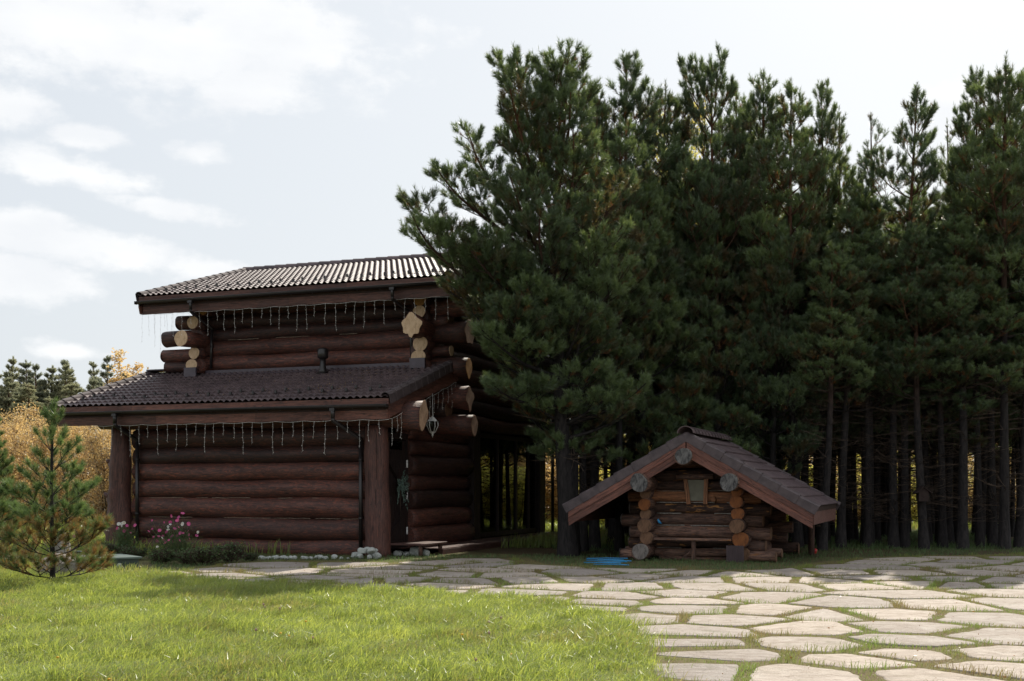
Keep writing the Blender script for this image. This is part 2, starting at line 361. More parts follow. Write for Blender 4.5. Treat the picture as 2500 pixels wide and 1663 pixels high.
# ------------------------------------------------------------------ ground, lawn, paving
def sheet(name,pts,z,m,kind='structure'):
    me=bpy.data.meshes.new(name); me.from_pydata([(x,y,z) for x,y in pts],[],[tuple(range(len(pts)))]); me.materials.append(m)
    o=link(name,me); tag(o,kind=kind); return o
sheet('ground',[(-600,-30),(600,-30),(600,1500),(-600,1500)],0,M['ground'])
LAWN=[gp(*p) for p in ((1640,1760),(1598,1700),(1590,1655),(1575,1610),(1548,1560),(1470,1512),(1380,1490),(1250,1472),(1120,1462),(980,1453),(800,1446),(560,1432),(470,1420),(400,1408),(340,1396),(235,1378))]+[(-9.6,27.0),(-13.5,30.5),(-16,30.5),(-16,7.2),(.95,7.2)]
sheet('lawn',LAWN,.004,M['lawnsoil'])
PAVE=[gp(*p) for p in ((1640,1760),(1598,1700),(1590,1655),(1575,1610),(1548,1560),(1470,1512),(1380,1490),(1250,1472),(1120,1462),(980,1453),(800,1446),(560,1432),(430,1418),(385,1402))]+[gp(*p) for p in ((540,1378),(620,1372),(820,1370),(1000,1374),(1130,1364),(1290,1364),(1330,1378),(1420,1384),(1560,1392),(1900,1392),(2000,1372),(2160,1362),(2500,1352),(2560,1351))]+[(14.5,27),(14.5,7.2),(1.15,7.2)]
sheet('stone_court',PAVE,.006,M['joint'])
sheet('forest_floor',[(.3,26.9),(2.2,25.0),(14.5,28.1),(30,27),(44,58),(1,58),(-1,38),(-1.6,29)],.002,M['litter'])
def inpoly(P,poly):
    x,y=P[:,0],P[:,1]; c=np.zeros(len(P),bool); n=len(poly)
    for i in range(n):
        x1,y1=poly[i]; x2,y2=poly[(i+1)%n]
        if y1==y2: continue
        m=((y1>y)!=(y2>y)) & (x<(x2-x1)*(y-y1)/(y2-y1)+x1); c^=m
    return c
Z8=((900,612),(1370,632),(1660,642),(1940,642),(1000,545),(1640,575),(2200,605),(880,497),(1850,547),(1450,500),(2260,548),(1850,487),(880,445),(1400,432),(1850,427),(2220,462),
(1060,395),(640,385),(2200,386),(1470,368),(1740,365),(1240,352),(880,343),(2320,320),(380,341),(2000,322),(1570,316),(490,312),(850,310),(1180,292),(1830,278),(200,302),
(560,288),(840,275),(600,246),(120,276),(1280,241),(960,245),(1600,240),(1850,232),(2080,240),(2270,266),(2310,244),(340,243),(650,200),(870,182),(1070,188),(1310,180),(1510,180),(1690,155),(2150,180),
(2060,207),(200,215),(400,181),(150,155),(1830,120),(2130,131),(2000,148),(680,170),(50,188),(420,213),(880,212),(1200,215),(1480,221),(2260,215))
Z7=((1280,58),(1600,55),(980,85),(790,92),(1240,90),(1350,95),(1000,103),(1740,90),(1690,108),(1540,120),(1830,130),(1660,132),(1160,143),(1370,143),(870,125),(1420,160),(1770,163),(1950,190),(2000,150),(2120,135),(2040,50),(2200,60),(2260,85),(2100,100))
seeds=[gp(1200+x/1.813,1300+y/1.813) for x,y in Z8]+[gp(x/1.8856,1350+y/1.8856) for x,y in Z7]
rs=random.Random(5)
# merge traced centres that sit too close, then fill the rest of the court
S=[]
for s_ in seeds:
    if all(math.hypot(s_[0]-q[0],(s_[1]-q[1])*.8)>.56 for q in S): S.append(s_)
xs=[p[0] for p in PAVE]; ys=[p[1] for p in PAVE]
for _ in range(9000):
    p=(rs.uniform(min(xs)-1,max(xs)+1),rs.uniform(min(ys)-1,max(ys)+1))
    if all(math.hypot(p[0]-q[0],p[1]-q[1])>1.22 for q in S): S.append(p)
S=np.array(S)
INSET=.064
def clip(poly,a,b,c):
    out=[]
    for i in range(len(poly)):
        p,q=poly[i],poly[(i+1)%len(poly)]; dp=a*p[0]+b*p[1]-c; dq=a*q[0]+b*q[1]-c
        if dp<=0: out.append(p)
        if (dp<0<dq) or (dq<0<dp):
            t=dp/(dp-dq); out.append((p[0]+t*(q[0]-p[0]),p[1]+t*(q[1]-p[1])))
    return out
def build_paving():
    rg=random.Random(11); mb=MB(); k=0
    okc=inpoly(S,PAVE); STN=[]
    for i,s_ in enumerate(S):
        if not okc[i]: continue
        d=S-s_; dist=np.hypot(d[:,0],d[:,1]); near=np.argsort(dist)[1:16]
        poly=[(s_[0]+2*math.cos(t*PI/6),s_[1]+2*math.sin(t*PI/6)) for t in range(12)]
        for j in near:
            nx,ny=d[j]/dist[j]; ins=INSET*rg.uniform(.3,1.8)
            poly=clip(poly,nx,ny,nx*s_[0]+ny*s_[1]+dist[j]/2-ins)
            if len(poly)<3: break
        if len(poly)<3: continue
        P=np.array(poly)
        if not inpoly(P,PAVE).all():
            # pull corners in towards the seed until the stone lies inside the court
            for r in range(len(P)):
                for _ in range(14):
                    if inpoly(P[r:r+1],PAVE)[0]: break
                    P[r]=s_+(P[r]-s_)*.88
        for it in range(2):     # worn corners
            Q=[]
            for a in range(len(P)):
                p,q=P[a],P[(a+1)%len(P)]; e=.08 if it==0 else .24
                Q+= [p*(1-e)+q*e,p*e+q*(1-e)]
            P=np.array(Q)
        # subdivide and roughen the edge
        Q=[]
        for a in range(len(P)):
            p,q=P[a],P[(a+1)%len(P)]; m_=max(1,int(np.hypot(*(q-p))/.09))
            for t in range(m_): Q.append(p+(q-p)*t/m_)
        P=np.array(Q); n_=len(P)
        c=P.mean(0); ph=[rg.uniform(0,6.28) for _ in range(4)]
        ang=np.arctan2(P[:,1]-c[1],P[:,0]-c[0]); f=1-.02+.022*np.sin(5*ang+ph[0])+.018*np.sin(9*ang+ph[1])+.012*np.sin(17*ang+ph[2])+np.array([rg.uniform(-.022,.022) for _ in range(n_)])
        P=c+(P-c)*f[:,None]
        z=.016+rg.uniform(-.005,.007); tx,ty=rg.uniform(-.008,.008),rg.uniform(-.008,.008)
        vs=[];fs=[]
        rings=[(1.0,-.03,0),(1.0,-.012,0),(.985,-.003,0),(.955,0,0),(.6,.002,1),(.25,.003,1)]
        for (sc_,dz,_) in rings:
            for p in P:
                x,y=c+(p-c)*sc_; vs.append((x,y,z+dz+(x-c[0])*tx+(y-c[1])*ty))
        vs.append((c[0],c[1],z+.003))
        for r in range(len(rings)-1):
            for a in range(n_): fs.append((r*n_+a,r*n_+(a+1)%n_,(r+1)*n_+(a+1)%n_,(r+1)*n_+a))
        b=(len(rings)-1)*n_
        for a in range(n_): fs.append((b+a,b+(a+1)%n_,len(vs)-1))
        mb.add(vs,fs,0,rg.random(),True); STN.append(P)
    o=mb.build('stone_paving',M['stone']); tag(o,kind='structure')
build_paving()

def blades(P,h,w,lean,rg,m,name,label,tone=None,z0=0.0,bend=.5):
    """many grass blades at ground points P (n,2)"""
    n=len(P); a=rg.uniform(0,2*PI,n); hh=h*rg.uniform(.55,1.25,n) if np.isscalar(h) else h
    dx,dy=np.cos(a),np.sin(a); la=rg.uniform(0,2*PI,n); lm=lean*rg.uniform(.2,1.3,n)*hh
    lx=np.cos(la)*lm+.25*lean*hh; ly=np.sin(la)*lm; ww=w*rg.uniform(.7,1.3,n)
    V=np.zeros((n,5,3),np.float32)
    V[:,0]=np.c_[P[:,0]-dx*ww/2,P[:,1]-dy*ww/2,np.full(n,z0)]; V[:,1]=np.c_[P[:,0]+dx*ww/2,P[:,1]+dy*ww/2,np.full(n,z0)]
    mx,my,mz=P[:,0]+lx*.35,P[:,1]+ly*.35,z0+hh*.62
    V[:,2]=np.c_[mx-dx*ww*.42,my-dy*ww*.42,mz]; V[:,3]=np.c_[mx+dx*ww*.42,my+dy*ww*.42,mz]
    V[:,4]=np.c_[P[:,0]+lx,P[:,1]+ly,z0+hh*(1-.35*np.minimum(1,lm/hh))]
    b=np.arange(n)[:,None]*5
    q=b+np.array([[0,1,3,2]]); t=b+np.array([[2,3,4]])
    if tone is None: tone=rg.uniform(.15,1,n)
    me=npmesh(name,V.reshape(-1,3),[q,t],m,np.repeat(tone,5))
    o=link(name,me); tag(o,label,'grass',None,'stuff'); return o
def vnoise(P,scale,seed):
    r=np.random.default_rng(seed); G=r.random((64,64)); x=(P[:,0]*scale)%63; y=(P[:,1]*scale)%63
    i=x.astype(int); j=y.astype(int); fx=x-i; fy=y-j; fx=fx*fx*(3-2*fx); fy=fy*fy*(3-2*fy)
    return (G[i,j]*(1-fx)*(1-fy)+G[i+1,j]*fx*(1-fy)+G[i,j+1]*(1-fx)*fy+G[i+1,j+1]*fx*fy)
rg=np.random.default_rng(3)
def scatter(n,box,poly=None,power=0):
    P=np.c_[rg.uniform(box[0],box[1],n),rg.uniform(box[2],box[3],n)]
    if poly is not None: P=P[inpoly(P,poly)]
    return P
def infr(P,mar=.6): return P[(np.abs(P[:,0])<P[:,1]*(1250/FPX)+mar)]
def grass_all():
    P=infr(scatter(420000,(-9.5,2,8.6,20),LAWN)); Yd=P[:,1]
    keep=rg.random(len(P))<np.clip(1.35-(Yd-8.6)*.055,.45,1); P=P[keep]; P=P+rg.normal(size=P.shape)*np.where(rg.random(len(P))<.3,.16,.03)[:,None]
    t=np.clip(vnoise(P,.7,61)*.45+vnoise(P,1.9,1)*.5+vnoise(P,5.5,41)*.45-.2+rg.uniform(-.3,.4,len(P)),0,1)
    hh=(.05+.08*vnoise(P,1.7,2)+.05*vnoise(P,.6,9)+.09*vnoise(P,5,44)**2)*rg.uniform(.6,1.35,len(P))
    blades(P,hh*1.15,.0068,.95,rg,M['grass'],'lawn_grass','bright green long lawn grass in the foreground left of the stone paving',t)
    P=infr(scatter(90000,(-9.5,2,8.6,19),LAWN)); blades(P,(.10+.07*vnoise(P,1.7,2)),.0038,1.2,rg,M['grass_pale'],'pale_grass','dry blades with glints put into their pale colour, bent over among the bright lawn grass')
    P=infr(scatter(60000,(-16,-3,19,31),LAWN),1.5)
    t=np.clip(vnoise(P,.9,4)*.9+rg.uniform(-.2,.3,len(P)),0,1)
    blades(P,(.12+.16*vnoise(P,.8,5))*rg.uniform(.6,1.4,len(P)),.009,.5,rg,M['grass'],'tall_grass','taller green grass around the young pine and the hatch',t)
    # joints between the flags
    P=scatter(480000,(-8,14,8.6,28.2),PAVE); P=infr(P)
    best=np.full((len(P),2),1e9); idx=np.zeros(len(P),int); idx2=np.zeros(len(P),int)
    for j,s_ in enumerate(S):
        d=np.hypot(P[:,0]-s_[0],P[:,1]-s_[1]); m1=d<best[:,0]; m2=(~m1)&(d<best[:,1])
        best[m1,1]=best[m1,0]; idx2[m1]=idx[m1]; best[m1,0]=d[m1]; idx[m1]=j; best[m2,1]=d[m2]; idx2[m2]=j
    sd_=np.hypot(*(S[idx]-S[idx2]).T); gap=(best[:,1]**2-best[:,0]**2)/(2*np.maximum(sd_,.1))
    P=P[gap<INSET*1.25]; vn=vnoise(P,1.1,7); k=rg.random(len(P))<(.45+.9*vn); P=P[k]
    t=np.clip(vnoise(P,1.6,8)*1.1+rg.uniform(-.3,.3,len(P)),0,1)
    blades(P,(.030+.085*vnoise(P,2.5,12)**2)*rg.uniform(.6,1.5,len(P)),.0055,.7,rg,M['grass_dry'],'joint_grass','short yellow green grass growing in the joints between the paving stones',t)
    # rough grass verge in front of wall, shed and forest
    VERGE=[gp(*p) for p in ((385,1402),(540,1378),(620,1372),(820,1370),(1000,1374),(1130,1364),(1290,1364),(1330,1378),(1420,1384),(1560,1392),(1900,1392),(2000,1372),(2160,1362),(2500,1352),(2560,1351))]+[(14.5,31.5),(5,31),(2,30),(1,27.2),(-1,26.6),(-9,29)]
    P=infr(scatter(60000,(-9.5,14.5,21,31.5),VERGE)); vn=vnoise(P,.9,21); P=P[rg.random(len(P))<.2+vn]
    P=P[~((P[:,0]>-9)&(P[:,0]<-2.6)&(P[:,1]>26.75+.378*(-2.99-P[:,0])-.25))]
    t=np.clip(rg.uniform(.1,1,len(P)),0,1)
    blades(P,.07,.009,.6,rg,M['weedleaf'],'verge_grass','rough dark grass along the wall, the shed and the edge of the pines',t)
    # meadow behind
    P=np.r_[scatter(70000,(-30,-5,27,62)),scatter(46000,(-3,30,42,66)),scatter(9000,(-1,3,30,42))]; P=infr(P,3)
    lo=np.array([-2.99,26.6]); d=P-lo; uu=d[:,0]*math.cos(TH)-d[:,1]*math.sin(TH); vv=d[:,0]*math.sin(TH)+d[:,1]*math.cos(TH)
    P=P[~((uu>-6.9)&(uu<1.3)&(vv>-.1)&(vv<11.3))]
    t=np.clip(vnoise(P,.5,14)+rg.uniform(-.3,.3,len(P)),0,1)
    blades(P,.34,.022,.5,rg,M['grass'],'meadow_grass','sunlit tall meadow grass behind the cabin and beyond the pine trunks',t)
    # undergrowth in the trees
    P=scatter(26000,(1,16,29.2,44)); P=infr(P,1); vn=vnoise(P,.7,31); P=P[vn>.45]
    blades(P,.16,.012,.6,rg,M['weedleaf'],'undergrowth','low dark undergrowth between the pine trunks')
grass_all()

# fallen leaves and dry needles on the paving
def leaves():
    r=np.random.default_rng(55); P=infr(scatter(2600,(-7,14,8.8,28),PAVE)); n=len(P)
    X=r.normal(size=(n,3))*[1,1,.15]; X/=np.linalg.norm(X,axis=1,keepdims=True); Y=np.cross(X,r.normal(size=(n,3))*[.2,.2,1]); Y/=np.linalg.norm(Y,axis=1,keepdims=True)
    s_=.016*r.uniform(.4,1.3,n)[:,None]; C=np.c_[P,np.full(n,.034)]; V=np.stack([C-X*s_,C+Y*s_*.45,C+X*s_,C-Y*s_*.45],1).reshape(-1,3)
    tag(link('fallen_leaves',npmesh('leaves',V,[np.arange(n*4).reshape(-1,4)],M['needle'],np.repeat(r.random(n)*.15,4))),'small brown fallen leaves and needles strewn over the paving stones','leaves',None,'stuff')
leaves()

# ------------------------------------------------------------------ trees
def rot_dirs(D,a,phi):
    """directions at angle a from D, azimuth phi; arrays (m,3),(m,),(m,)"""
    D=D/np.linalg.norm(D,axis=1,keepdims=True)
    ref=np.where(np.abs(D[:,2:3])<.9,np.array([[0,0,1.]]),np.array([[1.,0,0]]))
    X=np.cross(D,ref); X/=np.linalg.norm(X,axis=1,keepdims=True); Y=np.cross(D,X)
    return D*np.cos(a)[:,None]+(X*np.cos(phi)[:,None]+Y*np.sin(phi)[:,None])*np.sin(a)[:,None]
def needle_mesh(name,P,D,L,T,n,nl,w,r,m):
    """brush-like shoots: base P, direction D, length L, tone T, n needles each"""
    P=np.repeat(np.array(P),n,0); D=np.repeat(np.array(D),n,0); L=np.repeat(np.array(L),n); T=np.repeat(np.array(T),n)
    k=len(P); s=r.uniform(0,1,k)**.8; a=r.uniform(.45,1.15,k)*(1-.45*s**3)
    nd=rot_dirs(D,a,r.uniform(0,2*PI,k)); b=P+D*(s*L)[:,None]; ln=nl*r.uniform(.75,1.2,k)
    side=np.cross(nd,r.normal(size=(k,3))); side/=np.linalg.norm(side,axis=1,keepdims=True)
    V=np.stack([b-side*w/2,b+side*w/2,b+nd*ln[:,None]],1).reshape(-1,3)
    return npmesh(name,V,[np.arange(k*3).reshape(-1,3)],m,np.repeat(np.clip(T+r.uniform(-.12,.12,k),0,1),3))
class Pine:
    def __init__(s,seed): s.bt=0; s.ph=seed*1.7; s.r=random.Random(seed); s.w=MB(); s.P=[];s.D=[];s.L=[];s.T=[]; s.brown=.10; s.shoot=.22; s.step=.13; s.sidestep=.20; s.sides=3
    def shoots(s,p,d,L,t): s.P.append(tuple(p)); s.D.append(tuple(d.normalized())); s.L.append(L); s.T.append(t if t<.1 else max(.3,t+s.bt))
    def branch(s,p,d,L,up=.35,lvl=0,r0=None,bare=.25,droop=0):
        r=s.r; n=max(3,int(L/.28)+1); pts=[Vector(p)]; d=d.normalized(); cur=d.copy(); seg=L/(n-1)
        for i in range(1,n):
            f=i/(n-1); cur=(cur+Vector((r.uniform(-.10,.10),r.uniform(-.10,.10),r.uniform(-.05,.06)+up*.42*f-droop*.2*(1-f)))).normalized(); pts.append(pts[-1]+cur*seg)
        r0=r0 or (.006+.011*L); s.w.tube(pts,[r0*(1-.8*i/(n-1)) for i in range(n)],s.sides if L<1.6 else 5,tone=.5,cap=False)
        def at(f):
            x=f*(n-1); i=min(int(x),n-2); g=x-i; return pts[i].lerp(pts[i+1],g),(pts[i+1]-pts[i]).normalized()
        # end shoots
        e,de=at(.98); t=.5+r.random()*.5
        s.shoots(e,de+Vector((0,0,.5)),s.shoot*r.uniform(.9,1.4),t)
        if lvl==0: s.bt=r.choice((-.25,-.1,.0,.15,.35))
        for k in range(5): s.shoots(e,de+Vector((r.uniform(-.8,.8),r.uniform(-.8,.8),r.uniform(.1,1.0))),s.shoot*.8,t)
        # needles along the outer part
        f=max(bare,.45 if L<.5 else .6)
        while f<.97:
            q,dq=at(f); tt=.0 if r.random()<s.brown*(1.6-f) else .3+.5*r.random()
            s.shoots(q,dq+Vector((r.uniform(-.5,.5),r.uniform(-.5,.5),r.uniform(.0,.7))),s.shoot*.7,tt); f+=s.step/L
        # side branches
        if L>.42 and lvl<3:
            f=bare; side=1
            while f<.92:
                q,dq=at(f); hz=dq.cross(Vector((0,0,1)))
                if hz.length<.1: hz=Vector((1,0,0))
                hz.normalize(); side=-side
                ld=dq*r.uniform(.55,.9)+hz*side*r.uniform(.6,1)+Vector((0,0,r.uniform(-.1,.35)))
                ll=(L*(1-f)*.62+.16)*r.uniform(.7,1.15)
                s.branch(q,ld,min(ll,1.3 if L<2.6 else .75),up,lvl+1,None,.3 if ll>.5 else .2)
                f+=s.sidestep/L
    def trunk(s,H,r0,lean=(0,0),wob=.06,top=.012):
        r=s.r; n=14; pts=[];rr=[]; wx=r.uniform(0,6);wy=r.uniform(0,6)
        for i in range(n):
            f=i/(n-1); pts.append(Vector((lean[0]*f*H+wob*math.sin(wx+f*5)-wob*math.sin(wx),lean[1]*f*H+wob*math.sin(wy+f*4)-wob*math.sin(wy),H*f)))
            rr.append(r0*(1-f)**.8*(1+.35*math.exp(-f*H/.25))+top)
        s.w.tube(pts,rr,9,tone=.5,jit=.03,rng=r); s.tp=pts; s.H=H
    def tr(s,z):
        x=max(0,min(z/s.H,1))*(len(s.tp)-1); i=min(int(x),len(s.tp)-2); return s.tp[i].lerp(s.tp[i+1],x-i)
    def whorls(s,base,R,gap=.5,nb=5,asc0=.15,asc1=1.2,prof=.75,lowk=.7,upk=.35):
        r=s.r; z=base; a0=r.random()*6
        while z<s.H-.25:
            f=(z-base)/(s.H-base); L=R*(1-f)**prof*(lowk+(1-lowk)*min(1,f*4)); L=max(L,.22)
            for k in range(nb):
                if r.random()<.16: continue
                a=a0+k*2*PI/nb+r.uniform(-.3,.3); e=asc0+(asc1-asc0)*f**1.3+r.uniform(-.12,.12)
                s.branch(s.tr(z+r.uniform(-.06,.06)),Vector((math.cos(a)*math.cos(e),math.sin(a)*math.cos(e),math.sin(e))),L*r.uniform(.5,1.22)*(1+.25*math.sin(a*1.0+s.ph)*math.sin(z*1.1+s.ph)),upk,0,None,.28+.2*(1-f))
            a0+=.6; z+=gap*r.uniform(.85,1.15)
        for k in range(5):
            p=s.tr(s.H-.5+k*.1); s.shoots(p,Vector((r.uniform(-.15,.15),r.uniform(-.15,.15),1)),s.shoot*1.1,.7)
        s.shoots(s.tr(s.H),Vector((0,0,1)),.22,.8)
    def dead(s,z0,z1,n):
        r=s.r
        for _ in range(n):
            a=r.random()*6.28; z=r.uniform(z0,z1); L=r.uniform(.5,1.3); d=Vector((math.cos(a),math.sin(a),r.uniform(-.1,.35))); p=s.tr(z)
            pts=[p]; c=d.normalized()
            for i in range(4): c=(c+Vector((r.uniform(-.2,.2),r.uniform(-.2,.2),r.uniform(-.15,.15)))).normalized(); pts.append(pts[-1]+c*L/4)
            s.w.tube(pts,[.012,.010,.008,.006,.003],3,mi=1,cap=False)
            for q in pts[1:4]:
                c2=(c+Vector((r.uniform(-1,1),r.uniform(-1,1),r.uniform(-.5,.5)))).normalized(); s.w.tube([q,q+c2*.25,q+c2*.42+Vector((0,0,.05))],[.006,.005,.002],3,mi=1,cap=False)
    def meshes(s,name,nn,nl,w,m=None,seed=0):
        wm=s.w; me=bpy.data.meshes.new(name+'_trunk'); me.from_pydata(wm.v,[],wm.f)
        me.materials.append(M['bark']); me.materials.append(M['twig']); me.polygons.foreach_set('material_index',wm.m); me.polygons.foreach_set('use_smooth',wm.s)
        cm=needle_mesh(name+'_crown',s.P,s.D,s.L,s.T,nn,nl,w,np.random.default_rng(seed),m or M['needle'])
        print('pine',name,'shoots',len(s.P)); return me,cm
def place_tree(name,meshes,loc,rz=0,scale=(1,1,1),label=None,cat='tree',group=None,parts=('trunk','crown')):
    e=empty(name,loc,rz,label,cat,group); e.scale=scale
    for pn,me in zip(parts,meshes): link(pn,me,e)
    return e
# prototypes of the plantation pines
PROT=[]
for i,(H,base,R) in enumerate(((12,5.6,2.1),(12,4.9,1.9),(12,6.2,1.8),(12,5.2,2.2),(12,5.9,2.4),(12,6.4,2.0),(12,3.2,2.0),(12,2.8,2.2),(12,3.6,1.9))):
    p=Pine(20+i); p.trunk(H,.125,(random.Random(i).uniform(-.008,.012),0),.06,.008); p.whorls(base,R*1.05,.52,6,.10,1.12,(.62,.72,.66,.58,.55,.75,.62,.6,.66)[i],.8,.55); p.dead(.9,base+.6,44 if base>4 else 22); PROT.append(p.meshes('plantation_pine',32,.115,.0105,seed=i))
THIN=[]
for i in range(2):
    p=Pine(40+i); p.sidestep=.3; p.trunk(12,.09,(.004,0)); p.whorls(5.5,1.15,.5,4,.35,1.15,.5,.7,.5); p.dead(2,6,14); THIN.append(p.meshes('thin_pine',24,.095,.009,seed=9+i))
POLE=[]
for i in range(3):
    p=Pine(80+i); p.sidestep=.3; p.trunk(10,.075,(.012*(i-1),0),.08,.01); p.whorls(4.6+i*.5,1.2,.6,5,.1,1.1,.6,.7); p.dead(.5,5.0,60); POLE.append(p.meshes('pole_pine',26,.11,.010,seed=80+i))
BUSHY=[]
for i,(base,R) in enumerate(((1.9,2.5),(2.3,2.3))):
    p=Pine(50+i); p.sidestep=.18; p.trunk(10,.13); p.whorls(base,R,.45,6,.15,1.05,.55,.8,.6); BUSHY.append(p.meshes('bushy_pine',38,.115,.010,seed=19+i))
def pine_at(px,t,topy,prot,label,group=None,sxy=1.0,rz=None,H0=12,dx=0):
    X=(px-1250)/FPX*t; H=(HOR-topy)/FPX*t+EYE-.4; k=H/H0; rz=RT.uniform(0,6.28) if rz is None else rz
    e=place_tree('pine_tree',prot,(X,t,0),rz,(sxy,sxy,k),label,'tree',group); e.rotation_euler=(RT.uniform(-.022,.022),RT.uniform(-.03,.022),rz); return e
RT=random.Random(77)
FRONT=[
(1452,29.6,196,PROT[1],.95,'pine filling the notch between the big pine beside the cabin and the next skyline top'),
 # base px, distance, top py, prototype, spread, label
(1500,30.6,112,PROT[0],1.15,'tall dark pine left of the yellow topped birch, second skyline top from the left'),
(1600,31.5,175,PROT[3],1.0,'pine directly left of the yellow topped birch, behind the bushy front pines'),
(1742,30.8,122,PROT[4],.8,'narrow pointed pine just right of the yellow topped birch'),
(1800,32.5,210,PROT[2],.9,'lower pine filling the gap between the two pointed tops right of the birch'),
(1858,31.4,162,PROT[2],.9,'pointed grey green pine above the right slope of the shed roof'),
(1948,30.4,180,PROT[5],.95,'left one of the twin topped pines over the right eave of the shed'),
(2006,31.2,178,PROT[0],.8,'right one of the twin topped pines over the right eave of the shed'),
(2076,33.0,244,THIN[0],1.0,'thin wispy pine left of the isolated dark spire in the right half'),
(2140,32.4,262,THIN[1],1.0,'thin wispy pine just left of the isolated dark spire, lower of the two'),
(2208,30.2,184,PROT[5],.85,'dark pine spire standing alone between two thin wispy tops'),
(2312,33.2,282,THIN[0],1.0,'thin bare topped pine in the notch left of the tallest right hand pines'),
(2262,31.6,430,PROT[1],1.0,'short pine below the skyline notch right of the dark spire'),
(2120,30.4,420,PROT[2],1.0,'pine with low top in front of the thin wispy pair'),
(2392,30.4,146,PROT[0],.75,'tall open pine near the right edge with long ascending side shoots'),
(2452,29.6,124,PROT[3],.95,'tallest pine at the right edge of the grove with thick pale based trunk'),
(2520,31.0,150,PROT[1],1.0,'pine cut by the right edge of the picture'),
(2350,29.5,470,PROT[3],1.0,'short front pine with pale thick trunk left of the tall right edge pines'),
(2256,29.4,520,PROT[0],.9,'front pine with thick leaning trunk carrying the birdhouse'),
(2182,30.0,500,PROT[2],.9,'front pine with dark trunk two trunks left of the birdhouse'),
(2053,29.9,480,PROT[1],.9,'front pine with dark leaning trunk just right of the shed eave'),
(2008,28.9,560,PROT[2],.8,'front pine with thick black trunk close behind the right eave of the shed'),
(2119,30.2,520,PROT[3],.8,'front pine with straight black trunk midway between shed eave and birdhouse'),
(2424,30.6,440,PROT[2],.9,'front pine with dark trunk between the pale thick trunk and the right edge'),
(2302,30.1,560,PROT[1],.85,'front pine with dark double looking trunk right of the birdhouse'),
(2487,30.3,500,PROT[0],.85,'front pine whose trunk nearly touches the right edge of the picture'),
]
for (px,t,ty,pr,sx,lab) in FRONT: pine_at(px,t,ty,pr,lab,None,sx)
for (px,t,ty,pr,sx,lab) in ((1560,29.8,392,BUSHY[0],.95,'bushy bright pine behind the left slope of the shed roof'),
        (1765,30.0,500,BUSHY[1],.95,'bushy pine with sunlit pale tips directly above the shed ridge'),
        (1888,30.1,520,BUSHY[0],.7,'bushy pine with sunlit tips above the right slope of the shed roof')): pine_at(px,t,ty,pr,lab,None,sx,None,10)
# rows behind
cnt=0
for row in range(5):
    t=(31.9,34.0,36.4,39.0,42.0)[row]; x=.9+.3*(row%2)
    while x<t*.4286+1.2:
        X=x+RT.uniform(-.35,.35); T_=t+RT.uniform(-.6,.6)
        if X<T_*.05: x+=1.0; continue
        k=RT.uniform(.80,1.02)*(11.0+.08*(T_-30))/12
        if X<4.2: k*=.9
        if X>9.5: k*=.93
        pr=PROT[6+RT.randrange(3)] if RT.random()<.8 else THIN[RT.randrange(2)]
        sxy=RT.uniform(.62,1.0)
        e=place_tree('pine_tree',pr,(X,T_,0),RT.uniform(0,6.28),(sxy,sxy,k),'dark pine in the rows behind the front trunks of the plantation','tree','pines in the rows behind the front of the plantation')
        e.rotation_euler=(RT.uniform(-.03,.03),RT.uniform(-.035,.035),RT.uniform(0,6.28)); cnt+=1; x+=RT.uniform(.85,1.5)
for t in (33.0,37.8):
    x=1.8
    while x<t*.4286+1:
        pr=POLE[RT.randrange(3)]; k=RT.uniform(.75,1.0); X=x+RT.uniform(-.3,.3)
        e=place_tree('pine_tree',pr,(X,t+RT.uniform(-.8,.8),0),0,(RT.uniform(.8,1.2),)*2+(k,),'thin suppressed pine pole with bare dead twigs standing deep among the thicker trunks','tree','thin pine poles among the thicker trunks')
        e.rotation_euler=(RT.uniform(-.04,.04),RT.uniform(-.05,.05),RT.uniform(0,6.28)); x+=RT.uniform(.75,1.35)
print('rows',cnt)

